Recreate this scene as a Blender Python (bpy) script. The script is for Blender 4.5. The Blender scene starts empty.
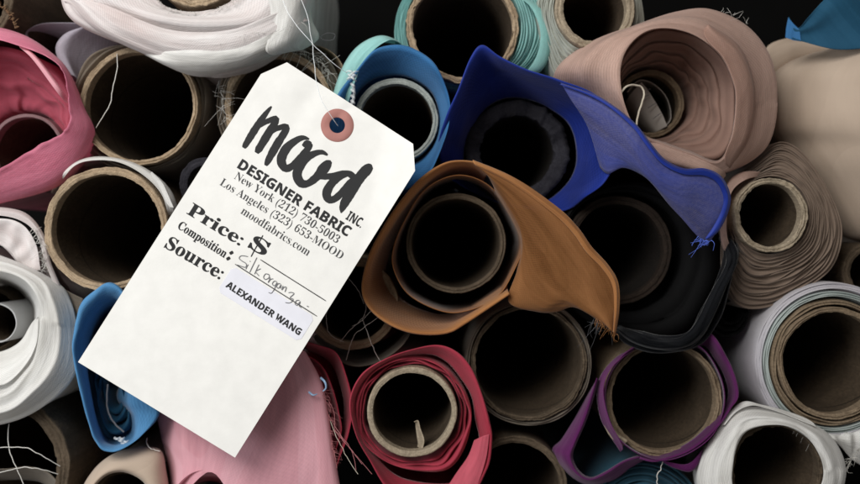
import bpy, math, random
from mathutils import Vector, noise, geometry
random.seed(7)
SC = bpy.context.scene
COL = SC.collection
PI = math.pi
S = 0.0043            # scene units (decimetres) per front-plane unit
D = 900.0             # camera distance in the same small units

# ------------------------------------------------------------------ camera
cam = bpy.data.cameras.new('camera')
cam.sensor_width = 36
cam.lens = 36 * D / 860.0
cam.clip_start = 0.05
cam.clip_end = 60
cam.dof.use_dof = True
cam.dof.focus_distance = (D - 62) * S
cam.dof.aperture_fstop = 0.75
co = bpy.data.objects.new('camera', cam)
co.location = (0, -D * S, 0)
co.rotation_euler = (math.radians(90), 0, 0)
COL.objects.link(co)
SC.camera = co
SC.unit_settings.scale_length = 0.1

# ------------------------------------------------------------------ light
w = bpy.data.worlds.new('World')
SC.world = w
w.use_nodes = True
bg = w.node_tree.nodes['Background']
bg.inputs[0].default_value = (1.0, 0.97, 0.93, 1)
bg.inputs[1].default_value = 0.22


def area(name, loc, target, size, power, color):
    l = bpy.data.lights.new(name, 'AREA')
    l.shape = 'RECTANGLE'
    l.size, l.size_y = size
    l.energy = power
    l.color = color
    o = bpy.data.objects.new(name, l)
    o.location = loc
    o.rotation_euler = (Vector(target) - Vector(loc)).to_track_quat('-Z', 'Y').to_euler()
    COL.objects.link(o)
    return o


area('shop_ceiling_light', (-2.9, -5.9, 3.5), (-0.5, 0, 0), (3.8, 3.0), 540, (1.0, 0.985, 0.95))
area('left_fill_light', (-5.0, -4.5, 0.0), (-0.8, 0, 0), (2.0, 3.0), 150, (0.93, 0.97, 1.0))  # weak cool fill added to brighten the left side
SC.render.engine = 'CYCLES'
SC.cycles.transparent_max_bounces = 6
SC.cycles.max_bounces = 6
SC.view_settings.view_transform = 'Standard'
SC.view_settings.look = 'None'
SC.view_settings.exposure = 0
SC.view_settings.gamma = 1
SC.view_settings.use_curve_mapping = False


# ------------------------------------------------------------------ maths
def at(px, py, d=0.0):
    k = (D + d) / D
    return Vector(((px - 430) * k * S, d * S, (242 - py) * k * S))


def catmull(pts, n, closed):
    """n samples along a smooth curve through pts (tuples of equal length), by arc length."""
    P = [Vector(p) for p in pts]
    m = len(P)
    segs = m if closed else m - 1
    dense = []
    for i in range(segs):
        if closed:
            a, b, c, e = P[(i - 1) % m], P[i], P[(i + 1) % m], P[(i + 2) % m]
        else:
            a, b, c, e = P[max(i - 1, 0)], P[i], P[i + 1], P[min(i + 2, m - 1)]
        for j in range(14):
            t = j / 14
            dense.append(0.5 * ((2 * b) + (c - a) * t + (2 * a - 5 * b + 4 * c - e) * t * t + (3 * b - a - 3 * c + e) * t ** 3))
    dense.append(P[0].copy() if closed else P[-1].copy())
    L = [0.0]
    for i in range(1, len(dense)):
        L.append(L[-1] + (dense[i] - dense[i - 1]).length)
    tot = L[-1]
    out, k = [], 0
    cnt = n if closed else n - 1
    for i in range(n):
        s = tot * i / cnt
        while k < len(L) - 2 and L[k + 1] < s:
            k += 1
        f = (s - L[k]) / max(L[k + 1] - L[k], 1e-9)
        out.append(dense[k].lerp(dense[k + 1], min(max(f, 0), 1)))
    return out


def catmull_idx(pts, per, closed):
    """Samples per control segment: equal counts line up control point to control point."""
    P = [Vector(p) for p in pts]
    m = len(P)
    segs = m if closed else m - 1
    out = []
    for i in range(segs):
        if closed:
            a, b, c, e = P[(i - 1) % m], P[i], P[(i + 1) % m], P[(i + 2) % m]
        else:
            a, b, c, e = P[max(i - 1, 0)], P[i], P[i + 1], P[min(i + 2, m - 1)]
        for j in range(per):
            t = j / per
            out.append(0.5 * ((2 * b) + (c - a) * t + (2 * a - 5 * b + 4 * c - e) * t * t + (3 * b - a - 3 * c + e) * t ** 3))
    if not closed:
        out.append(P[-1].copy())
    return out


def nz(x, y, z):
    return noise.noise(Vector((x, y, z)))


# ------------------------------------------------------------------ objects
def mesh_obj(name, verts, faces, mat, parent=None, smooth=True, solid=0.0):
    off = parent.location.copy() if parent is not None else Vector((0, 0, 0))
    p = parent
    while p is not None and p.parent is not None:
        p = p.parent
        off = off + p.location
    me = bpy.data.meshes.new(name)
    me.from_pydata([tuple(Vector(v) - off) for v in verts], [], faces)
    me.materials.append(mat)
    if smooth:
        me.polygons.foreach_set('use_smooth', [True] * len(me.polygons))
    me.update()
    o = bpy.data.objects.new(name, me)
    COL.objects.link(o)
    if parent is not None:
        o.parent = parent
    if solid:
        md = o.modifiers.new('thickness', 'SOLIDIFY')
        md.thickness = solid * S
        md.offset = 0
        md.use_even_offset = False
    return o


def thing(name, px, py, d, label, cat, group=None):
    o = bpy.data.objects.new(name, None)
    o.empty_display_size = 0.1
    o.location = at(px, py, d)
    COL.objects.link(o)
    o['label'] = label
    o['category'] = cat
    if group:
        o['group'] = group
    return o


ROLLS = 'fabric rolls stacked end-on behind the tag'


def roll(px, py, label, name='fabric_roll'):
    return thing(name, px, py, 0, label, 'fabric roll', ROLLS)


# ------------------------------------------------------------------ materials
def new_mat(name):
    m = bpy.data.materials.new(name)
    m.use_nodes = True
    nt = m.node_tree
    for n in list(nt.nodes):
        nt.nodes.remove(n)
    return m, nt, nt.nodes, nt.links


def coords(nt, scale=(1, 1, 1), rot=(0, 0, 0)):
    tc = nt.nodes.new('ShaderNodeTexCoord')
    mp = nt.nodes.new('ShaderNodeMapping')
    mp.inputs['Scale'].default_value = scale
    mp.inputs['Rotation'].default_value = rot
    nt.links.new(tc.outputs['Object'], mp.inputs[0])
    return mp.outputs[0]


def noise_node(nt, vec, scale, detail=3, rough=0.55):
    n = nt.nodes.new('ShaderNodeTexNoise')
    n.inputs['Scale'].default_value = scale
    n.inputs['Detail'].default_value = detail
    n.inputs['Roughness'].default_value = rough
    nt.links.new(vec, n.inputs['Vector'])
    return n.outputs['Fac']


def mixcol(nt, fac, a, b):
    n = nt.nodes.new('ShaderNodeMix')
    n.data_type = 'RGBA'
    if isinstance(fac, (int, float)):
        n.inputs[0].default_value = fac
    else:
        nt.links.new(fac, n.inputs[0])
    for sock, v in ((n.inputs[6], a), (n.inputs[7], b)):
        if isinstance(v, tuple):
            sock.default_value = (*v[:3], 1)
        else:
            nt.links.new(v, sock)
    return n.outputs[2]


def ramp(nt, fac, lo, hi):
    n = nt.nodes.new('ShaderNodeMapRange')
    n.inputs['From Min'].default_value = lo
    n.inputs['From Max'].default_value = hi
    nt.links.new(fac, n.inputs['Value'])
    return n.outputs[0]


def srgb(r, g, b):
    f = lambda c: (c / 255 / 12.92) if c / 255 <= 0.04045 else ((c / 255 + 0.055) / 1.055) ** 2.4
    return (f(r), f(g), f(b))


def cloth(name, rgb, rgb2=None, alpha=0.92, trans=0.35, sheen=0.18, rough=0.78, streak=0.17, mixscale=2.2, crinkle=0.16, lines=0.18, mesh=0.12, creases=0.06, steps=0.5):
    m, nt, N, L = new_mat(name)
    vec = coords(nt)
    out = N.new('ShaderNodeOutputMaterial')
    # colour: large soft variation, woven grain across and along
    big = ramp(nt, noise_node(nt, vec, mixscale, 3), 0.35, 0.65)
    c2 = rgb2 or tuple(c * 0.86 for c in rgb)
    base = mixcol(nt, big, rgb, c2)
    weave1 = noise_node(nt, coords(nt, (260, 30, 260)), 1.0, 1)
    weave2 = noise_node(nt, coords(nt, (60, 220, 60)), 1.0, 1)
    ad = N.new('ShaderNodeMath'); ad.operation = 'ADD'
    L.new(weave1, ad.inputs[0]); L.new(weave2, ad.inputs[1])
    wf = ramp(nt, ad.outputs[0], 0.7, 1.3)
    dark = tuple(c * (1 - 2 * streak) for c in rgb)
    mf = N.new('ShaderNodeMath'); mf.operation = 'MULTIPLY'
    L.new(wf, mf.inputs[0]); mf.inputs[1].default_value = min(1, streak * 4)
    col = mixcol(nt, mf.outputs[0], base, dark)
    an = N.new('ShaderNodeAttribute'); an.attribute_name = 'ply'
    pm = N.new('ShaderNodeMapping'); pm.inputs['Scale'].default_value = (0.7, 0.7, 6)
    L.new(an.outputs['Vector'], pm.inputs[0])
    pn = noise_node(nt, pm.outputs[0], 1.6, 6, 0.62)
    pf = ramp(nt, pn, 0.36, 0.66)
    lt = tuple(min(0.93, c * 1.12 + 0.02) for c in rgb)
    dk = tuple(c * (1 - lines) for c in c2)
    plc = mixcol(nt, pf, dk, lt)
    col = mixcol(nt, 0.38, col, plc)
    # overlapping sheer layers: crisp-edged steps of tone
    pm2 = N.new('ShaderNodeMapping'); pm2.inputs['Scale'].default_value = (0.55, 0.55, 1.9)
    L.new(an.outputs['Vector'], pm2.inputs[0])
    sn = noise_node(nt, pm2.outputs[0], 1.5, 0.5, 0.4)
    s1_ = N.new('ShaderNodeMath'); s1_.operation = 'MULTIPLY'; L.new(sn, s1_.inputs[0]); s1_.inputs[1].default_value = 13
    s2_ = N.new('ShaderNodeMath'); s2_.operation = 'FLOOR'; L.new(s1_.outputs[0], s2_.inputs[0])
    s3_ = N.new('ShaderNodeMath'); s3_.operation = 'PINGPONG'; L.new(s2_.outputs[0], s3_.inputs[0]); s3_.inputs[1].default_value = 2
    s4_ = N.new('ShaderNodeMath'); s4_.operation = 'MULTIPLY'; L.new(s3_.outputs[0], s4_.inputs[0]); s4_.inputs[1].default_value = 0.5 * steps
    lay = mixcol(nt, 0.5, col, tuple(min(0.95, c * 1.35 + 0.03) for c in rgb))
    col = mixcol(nt, s4_.outputs[0], col, lay)
    bump = N.new('ShaderNodeBump')
    bump.inputs['Strength'].default_value = 0.12
    bump.inputs['Distance'].default_value = 0.002
    L.new(ad.outputs[0], bump.inputs['Height'])
    if crinkle:
        cr = N.new('ShaderNodeBump')
        cr.inputs['Strength'].default_value = crinkle
        cr.inputs['Distance'].default_value = 0.05
        L.new(pn, cr.inputs['Height'])
        L.new(cr.outputs[0], bump.inputs['Normal'])
    if creases:
        cz = N.new('ShaderNodeBump'); cz.inputs['Strength'].default_value = creases; cz.inputs['Distance'].default_value = 0.05
        cn = N.new('ShaderNodeTexNoise'); cn.inputs['Scale'].default_value = 4.5; cn.inputs['Detail'].default_value = 5
        cn.inputs['Roughness'].default_value = 0.5; cn.inputs['Distortion'].default_value = 1.6
        L.new(coords(nt, (1, 0.5, 1)), cn.inputs['Vector'])
        rd = N.new('ShaderNodeMath'); rd.operation = 'SUBTRACT'; L.new(cn.outputs['Fac'], rd.inputs[0]); rd.inputs[1].default_value = 0.5
        ab = N.new('ShaderNodeMath'); ab.operation = 'ABSOLUTE'; L.new(rd.outputs[0], ab.inputs[0])
        pw = N.new('ShaderNodeMath'); pw.operation = 'POWER'; L.new(ab.outputs[0], pw.inputs[0]); pw.inputs[1].default_value = 0.6
        L.new(pw.outputs[0], cz.inputs['Height'])
        L.new(bump.outputs[0], cz.inputs['Normal'])
        bump = cz
    p = N.new('ShaderNodeBsdfPrincipled')
    L.new(col, p.inputs['Base Color'])
    p.inputs['Roughness'].default_value = rough
    p.inputs['Sheen Weight'].default_value = sheen
    p.inputs['Sheen Roughness'].default_value = 0.4
    p.inputs['Specular IOR Level'].default_value = 0.18
    L.new(bump.outputs[0], p.inputs['Normal'])
    t = N.new('ShaderNodeBsdfTranslucent')
    L.new(col, t.inputs['Color'])
    ms = N.new('ShaderNodeMixShader')
    ms.inputs[0].default_value = trans
    L.new(p.outputs[0], ms.inputs[1]); L.new(t.outputs[0], ms.inputs[2])
    if alpha < 1:
        tr = N.new('ShaderNodeBsdfTransparent')
        tr.inputs[0].default_value = (*[min(1, 0.45 + c) for c in rgb], 1)
        m2 = N.new('ShaderNodeMixShader')
        lw = N.new('ShaderNodeLayerWeight'); lw.inputs[0].default_value = 0.35
        mr = N.new('ShaderNodeMapRange')
        mr.inputs['To Min'].default_value = alpha - 0.08
        mr.inputs['To Max'].default_value = 1.0
        L.new(lw.outputs['Facing'], mr.inputs['Value'])
        sp = N.new('ShaderNodeSeparateXYZ'); L.new(an.outputs['Vector'], sp.inputs[0])
        def wave(sock, f):
            a = N.new('ShaderNodeMath'); a.operation = 'MULTIPLY'; L.new(sock, a.inputs[0]); a.inputs[1].default_value = f
            b_ = N.new('ShaderNodeMath'); b_.operation = 'SINE'; L.new(a.outputs[0], b_.inputs[0])
            return b_.outputs[0]
        wx = N.new('ShaderNodeMath'); wx.operation = 'MULTIPLY'
        L.new(wave(sp.outputs[0], 520), wx.inputs[0]); L.new(wave(sp.outputs[2], 560), wx.inputs[1])
        wa = N.new('ShaderNodeMath'); wa.operation = 'MULTIPLY'; L.new(wx.outputs[0], wa.inputs[0]); wa.inputs[1].default_value = mesh
        wadd = N.new('ShaderNodeMath'); wadd.operation = 'ADD'; L.new(wa.outputs[0], wadd.inputs[0]); L.new(mr.outputs[0], wadd.inputs[1])
        am = N.new('ShaderNodeMath'); am.operation = 'MULTIPLY_ADD'; am.use_clamp = True
        sb = N.new('ShaderNodeMath'); sb.operation = 'SUBTRACT'; L.new(pn, sb.inputs[0]); sb.inputs[1].default_value = 0.5
        L.new(sb.outputs[0], am.inputs[0]); am.inputs[1].default_value = 0.8; L.new(wadd.outputs[0], am.inputs[2])
        L.new(am.outputs[0], m2.inputs[0])
        L.new(tr.outputs[0], m2.inputs[1]); L.new(ms.outputs[0], m2.inputs[2])
        L.new(m2.outputs[0], out.inputs[0])
    else:
        L.new(ms.outputs[0], out.inputs[0])
    return m


def board(name, rgb, rgb2, seam=False):
    m, nt, N, L = new_mat(name)
    vec = coords(nt)
    out = N.new('ShaderNodeOutputMaterial')
    big = ramp(nt, noise_node(nt, vec, 9, 5, 0.65), 0.3, 0.7)
    fine = noise_node(nt, coords(nt, (40, 14, 40)), 2.5, 4, 0.7)
    c = mixcol(nt, big, rgb, rgb2)
    c = mixcol(nt, ramp(nt, fine, 0.35, 0.8), c, tuple(v * 0.6 for v in rgb2))
    an = N.new('ShaderNodeAttribute'); an.attribute_name = 'ply'
    if seam:      # spiral butt joints of the paper strip
        sp = N.new('ShaderNodeSeparateXYZ'); L.new(an.outputs['Vector'], sp.inputs[0])
        at2 = N.new('ShaderNodeMath'); at2.operation = 'ARCTAN2'; L.new(sp.outputs[1], at2.inputs[0]); L.new(sp.outputs[0], at2.inputs[1])
        dv = N.new('ShaderNodeMath'); dv.operation = 'MULTIPLY_ADD'; L.new(at2.outputs[0], dv.inputs[0]); dv.inputs[1].default_value = 1 / (2 * PI)
        sc = N.new('ShaderNodeMath'); sc.operation = 'MULTIPLY'; L.new(sp.outputs[2], sc.inputs[0]); sc.inputs[1].default_value = 1.6
        L.new(sc.outputs[0], dv.inputs[2])
        fr_ = N.new('ShaderNodeMath'); fr_.operation = 'FRACT'; L.new(dv.outputs[0], fr_.inputs[0])
        lt_ = N.new('ShaderNodeMath'); lt_.operation = 'LESS_THAN'; L.new(fr_.outputs[0], lt_.inputs[0]); lt_.inputs[1].default_value = 0.02
        c = mixcol(nt, lt_.outputs[0], c, tuple(v * 0.45 for v in rgb2))
    else:         # paper plies seen on the cut rim
        pm = N.new('ShaderNodeMapping'); pm.inputs['Scale'].default_value = (1.5, 1.5, 14); L.new(an.outputs['Vector'], pm.inputs[0])
        c = mixcol(nt, ramp(nt, noise_node(nt, pm.outputs[0], 1.5, 3, 0.6), 0.42, 0.72), c, tuple(v * 0.45 for v in rgb2))
    p = N.new('ShaderNodeBsdfPrincipled')
    L.new(c, p.inputs['Base Color'])
    p.inputs['Roughness'].default_value = 0.88
    p.inputs['Specular IOR Level'].default_value = 0.2
    b = N.new('ShaderNodeBump'); b.inputs['Strength'].default_value = 0.6; b.inputs['Distance'].default_value = 0.01
    L.new(fine, b.inputs['Height']); L.new(b.outputs[0], p.inputs['Normal'])
    L.new(p.outputs[0], out.inputs[0])
    return m


def plain(name, rgb, rough=0.6, spec=0.3, bump=0.0, alpha=1.0, trans=0.0):
    m, nt, N, L = new_mat(name)
    out = N.new('ShaderNodeOutputMaterial')
    p = N.new('ShaderNodeBsdfPrincipled')
    vec = coords(nt)
    f = noise_node(nt, vec, 14, 4)
    c = mixcol(nt, ramp(nt, f, 0.3, 0.7), rgb, tuple(v * 0.93 for v in rgb))
    L.new(c, p.inputs['Base Color'])
    p.inputs['Roughness'].default_value = rough
    p.inputs['Specular IOR Level'].default_value = spec
    p.inputs['Alpha'].default_value = alpha
    p.inputs['Transmission Weight'].default_value = trans
    if bump:
        b = N.new('ShaderNodeBump'); b.inputs['Strength'].default_value = bump; b.inputs['Distance'].default_value = 0.003
        L.new(noise_node(nt, vec, 120, 3), b.inputs['Height']); L.new(b.outputs[0], p.inputs['Normal'])
    L.new(p.outputs[0], out.inputs[0])
    return m


BOARD = board('cardboard_tan', (0.50, 0.385, 0.26), (0.38, 0.28, 0.185))
BOARD_D = board('cardboard_brown', (0.15, 0.11, 0.074), (0.09, 0.066, 0.044))
BOARD_M = board('cardboard_mid', (0.31, 0.235, 0.158), (0.22, 0.16, 0.105))
BOARD_L = board('cardboard_pale', (0.46, 0.385, 0.285), (0.35, 0.28, 0.20))
BOARD_G = board('cardboard_grey', (0.42, 0.45, 0.42), (0.34, 0.37, 0.35))
BOARD_K = board('cardboard_charcoal', (0.042, 0.040, 0.048), (0.022, 0.021, 0.028))
INSIDE_SHADE = board('shaded_tube_inside', (0.085, 0.06, 0.038), (0.05, 0.035, 0.022), seam=True)  # shade inside the tubes put into a darker board colour
INSIDE_SHADE_K = board('deep_shaded_tube_inside', (0.018, 0.014, 0.011), (0.01, 0.008, 0.007), seam=True)  # near-black copy, painting deeper shade into the darkest tubes
C_PINK = cloth('coral_pink_organza', (0.82, 0.30, 0.41), (0.72, 0.21, 0.32), alpha=0.88)
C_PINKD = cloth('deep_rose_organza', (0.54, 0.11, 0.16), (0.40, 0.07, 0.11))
C_ROSE = cloth('rose_pink_silk', (0.92, 0.48, 0.53), (0.72, 0.36, 0.42), alpha=0.93, streak=0.06, mesh=0.04, mixscale=0.9)
C_CRIM = cloth('crimson_organza', (0.52, 0.055, 0.095), (0.40, 0.035, 0.065))
C_LILG = cloth('grey_lilac_organza', (0.62, 0.58, 0.66), (0.48, 0.45, 0.50), alpha=0.8)
C_WHITE = cloth('white_organza', (0.88, 0.87, 0.84), (0.82, 0.80, 0.76), alpha=0.93, trans=0.4, streak=0.08, crinkle=0.4)
C_BLUSH = cloth('blush_white_tulle', (0.86, 0.84, 0.83), (0.76, 0.64, 0.62), alpha=0.92, streak=0.08, mixscale=1.3, crinkle=0.45)
C_TAN = cloth('sheer_taupe_organza', (0.34, 0.29, 0.23), (0.26, 0.22, 0.18), alpha=0.6)
C_TURQ = cloth('turquoise_organza', (0.42, 0.74, 0.70), (0.27, 0.58, 0.56), alpha=0.9)
C_BLUE = cloth('mid_blue_organza', (0.075, 0.28, 0.58), (0.03, 0.15, 0.36), alpha=0.92)
C_SKY = cloth('sky_blue_organza', (0.13, 0.36, 0.62), (0.07, 0.25, 0.48), alpha=0.8)
C_NAVY = cloth('navy_teal_cloth', (0.012, 0.10, 0.19), (0.008, 0.06, 0.12), alpha=1)
C_ROYAL = cloth('royal_blue_organza', (0.017, 0.048, 0.38), (0.011, 0.03, 0.25), alpha=0.94, sheen=0.2, rough=0.45)
C_ROYALS = cloth('royal_blue_sheer_flap', (0.03, 0.06, 0.36), (0.23, 0.22, 0.36), alpha=0.76, sheen=0.3, rough=0.5, mixscale=1.7, crinkle=0.3)
C_IVORY = cloth('ivory_organza', (0.62, 0.62, 0.55), (0.42, 0.47, 0.42), alpha=0.9)
C_NUDE = cloth('dusty_nude_organza', (0.62, 0.44, 0.37), (0.52, 0.35, 0.29), alpha=0.84)
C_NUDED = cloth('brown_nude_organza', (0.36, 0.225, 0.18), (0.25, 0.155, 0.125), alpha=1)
C_BEIGE = cloth('warm_beige_satin', (0.47, 0.375, 0.295), (0.37, 0.285, 0.22), alpha=1, trans=0.1, streak=0.05, crinkle=0.05, lines=0.05, creases=0.0, steps=0.35)
C_TAUPE = cloth('taupe_cotton', (0.22, 0.16, 0.12), (0.16, 0.115, 0.09), alpha=1, trans=0.15, creases=0)
C_COPPER = cloth('copper_organza', (0.56, 0.275, 0.10), (0.42, 0.19, 0.066), alpha=0.80, sheen=0.3)
C_COPPERS = cloth('sheer_copper_organza', (0.36, 0.158, 0.052), (0.25, 0.105, 0.034), alpha=0.80, sheen=0.2, crinkle=0.3)
C_COPPERD = cloth('bronze_organza', (0.38, 0.16, 0.05), (0.30, 0.12, 0.04), alpha=0.9)
C_BLACK = cloth('black_organza', (0.003, 0.003, 0.0035), (0.002, 0.002, 0.0025), streak=0.02, steps=0, lines=0, crinkle=0.05, alpha=1, sheen=0.0, rough=0.9)
C_BLACKS = cloth('sheer_black_chiffon', (0.016, 0.018, 0.024), (0.008, 0.009, 0.011), steps=0, alpha=0.32, sheen=0.25, rough=0.7)
C_MAG = cloth('magenta_organza', (0.21, 0.03, 0.19), (0.13, 0.018, 0.12), alpha=0.74, sheen=0.25)
C_LAV = cloth('lavender_white_organza', (0.78, 0.75, 0.79), (0.60, 0.56, 0.64), alpha=0.93)
C_AQUAW = cloth('pale_aqua_white_organza', (0.56, 0.62, 0.60), (0.42, 0.46, 0.44), alpha=0.95)
C_TEAL = cloth('deep_teal_organza', (0.02, 0.085, 0.13), (0.01, 0.05, 0.08), alpha=1)
C_PAPER = plain('grey_tissue_paper', (0.36, 0.33, 0.30), 0.8)
THREAD = plain('pale_thread', (0.62, 0.60, 0.56), 0.6)
THREAD_P = plain('rose_thread', (0.40, 0.15, 0.16), 0.6)
THREAD_C = plain('copper_thread', (0.34, 0.15, 0.05), 0.6)
THREAD_K = plain('dark_grey_thread', (0.12, 0.12, 0.13), 0.6)
THREAD_B = plain('blue_thread', (0.12, 0.2, 0.75), 0.6)
CREAM = plain('cream_elastic', (0.62, 0.56, 0.46), 0.6)
CLEAR = plain('clear_nylon', (0.85, 0.88, 0.9), 0.15, 0.6, alpha=0.42)
BACK = plain('dark_shelf_board', (0.004, 0.004, 0.004), 0.9, 0.05)


# ------------------------------------------------------------------ builders
def set_ply(o, vals):
    at_ = o.data.attributes.new('ply', 'FLOAT_VECTOR', 'POINT')
    at_.data.foreach_set('vector', [c for v in vals for c in v])


def tube(root, cx, cy, rin, rout, d, mat=BOARD, rag=0.8, length=620, seed=0, plies=2, sx=0.0, sy=0.0, name='cardboard_tube', inside_shade=None):
    """Paper tube lying along Y: inner wall, ragged rim of several plies, outer wall. sx, sy: lean of the far end."""
    n = 128
    k = (D + d) / D
    prof = []          # (radius, depth offset, rag amount)
    prof.append((rin, length, 0)); prof.append((rin, 160, 0)); prof.append((rin, 60, 0)); prof.append((rin, 14, 0.1)); prof.append((rin, 3, 0.5))
    steps = plies * 3
    for i in range(steps + 1):
        r = rin + (rout - rin) * i / steps
        prof.append((r, 1.2 if i % 3 == 1 and 0 < i < steps else -0.6 * (i % 3), 1))
    prof += [(rout, 4, 0.5), (rout, 16, 0.2), (rout, 80, 0), (rout, length, 0)]
    V, F = [], []
    c = at(cx, cy, d)
    for j, (r, dd, rg) in enumerate(prof):
        for i in range(n):
            a = 2 * PI * i / n
            ca, sa = math.cos(a), math.sin(a)
            fr = nz(ca * 2.2 + seed, sa * 2.2, seed * 1.7) * 2.2 + nz(ca * 11 + seed, sa * 11, j * 0.6 + seed) * 0.6
            rr = r * k + rg * rag * (nz(ca * 20 + seed, sa * 20, j * 0.5 + 7) * 0.55 + nz(ca * 5, sa * 5 + seed, j * 0.25) * 0.9) + 0.8 * nz(ca * 1.5 + seed, sa * 1.5, 3)
            dy = dd + rg * rag * fr * 1.6
            V.append((c.x + rr * ca * S + sx * dd * S, c.y + dy * S, c.z + rr * sa * S + sy * dd * S))
    for j in range(len(prof) - 1):
        for i in range(n):
            i2 = (i + 1) % n
            F.append((j * n + i, j * n + i2, (j + 1) * n + i2, (j + 1) * n + i))
    o = mesh_obj(name, V, F, mat, root)
    pv = []
    for j, (r_, dd, rg) in enumerate(prof):
        for i in range(n):
            a = 2 * PI * i / n
            pv.append((math.cos(a), math.sin(a), dd * S if j < 4 else 10 + (r_ - rin) * 0.12))
    set_ply(o, pv)
    o.data.materials.append(inside_shade or INSIDE_SHADE)  # inner wall gets the colour with painted shade
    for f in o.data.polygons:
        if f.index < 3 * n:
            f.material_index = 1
    return o


def polar(loop, cx, cy, n):
    """radius of a closed loop as seen from (cx, cy) at n angles (loop star-shaped about it)"""
    pts = catmull(loop, 360, True)
    ang = sorted((math.atan2(-(p[1] - cy), p[0] - cx) % (2 * PI), math.hypot(p[0] - cx, p[1] - cy)) for p in pts)
    ang = [(ang[-1][0] - 2 * PI, ang[-1][1])] + ang + [(ang[0][0] + 2 * PI, ang[0][1])]
    out, k = [], 0
    for i in range(n):
        a = 2 * PI * i / n
        while ang[k + 1][0] < a:
            k += 1
        a0, r0 = ang[k]; a1, r1 = ang[k + 1]
        f = (a - a0) / max(a1 - a0, 1e-9)
        out.append(r0 + (r1 - r0) * f)
    return out


def circ(cx, cy, rx, ry=None, n=12, a0=0):
    ry = ry or rx
    return [(cx + rx * math.cos(a0 + 2 * PI * i / n), cy - ry * math.sin(a0 + 2 * PI * i / n)) for i in range(n)]


def wound(root, cx, cy, inner, outer, n, d0, d1, mat, groove=9, wob=1.0, seed=0, rough=2.0, back=420, name='wound_fabric', power=1.0):
    """Cloth wound round a tube, seen end on: n plies between two loops, grooves between them, front edge uneven."""
    na = 160
    R0 = polar(inner, cx, cy, na) if isinstance(inner, list) else [inner] * na
    R1 = polar(outer, cx, cy, na) if isinstance(outer, list) else [outer] * na
    rows = []      # function of t with depth offsets
    for k in range(n):
        t = (k + 0.5 + 0.45 * nz(k * 1.37, seed, 0.5)) / n
        w_ = 0.26 / n
        rows += [(t - w_, k, 1.0, 0), (t - w_ * 0.4, k, -1.2, 0), (t + w_ * 0.4, k, -1.2, 0), (t + w_, k, 1.0, 0)]
        if k < n - 1:
            rows.append((t + 0.5 / n, k, groove, 1))
    V, F = [], []
    rows = [(0.0, 0, 60, 1)] + [(rows[0][0], 0, 30, 0)] + rows + [(1.0, n - 1, 8, 0), (1.0, n - 1, 60, 0), (1.0, n - 1, back, 0)]
    for (t, k, dd, g) in rows:
        for i in range(na):
            a = 2 * PI * i / na
            ca, sa = math.cos(a), math.sin(a)
            tt = t ** power
            r = R0[i] + (R1[i] - R0[i]) * tt
            gap = (R1[i] - R0[i]) / n
            r += wob * min(gap * 0.55, 2.5) * nz(ca * 2.2 + seed, sa * 2.2 + k * 0.35, k * 0.9 + seed) * math.sin(PI * min(max(t, 0), 1))
            d = d0 + (d1 - d0) * t + rough * nz(ca * 3 + seed * 3, sa * 3, k * 0.8) * 1.6 + rough * 0.08 * nz(ca * 16, sa * 16 + seed, k * 1.3)
            p = at(cx + r * ca, cy - r * sa, d)
            V.append((p.x, p.y + dd * S, p.z))
    for j in range(len(rows) - 1):
        for i in range(na):
            i2 = (i + 1) % na
            F.append((j * na + i, j * na + i2, (j + 1) * na + i2, (j + 1) * na + i))
    return mesh_obj(name, V, F, mat, root)


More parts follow.
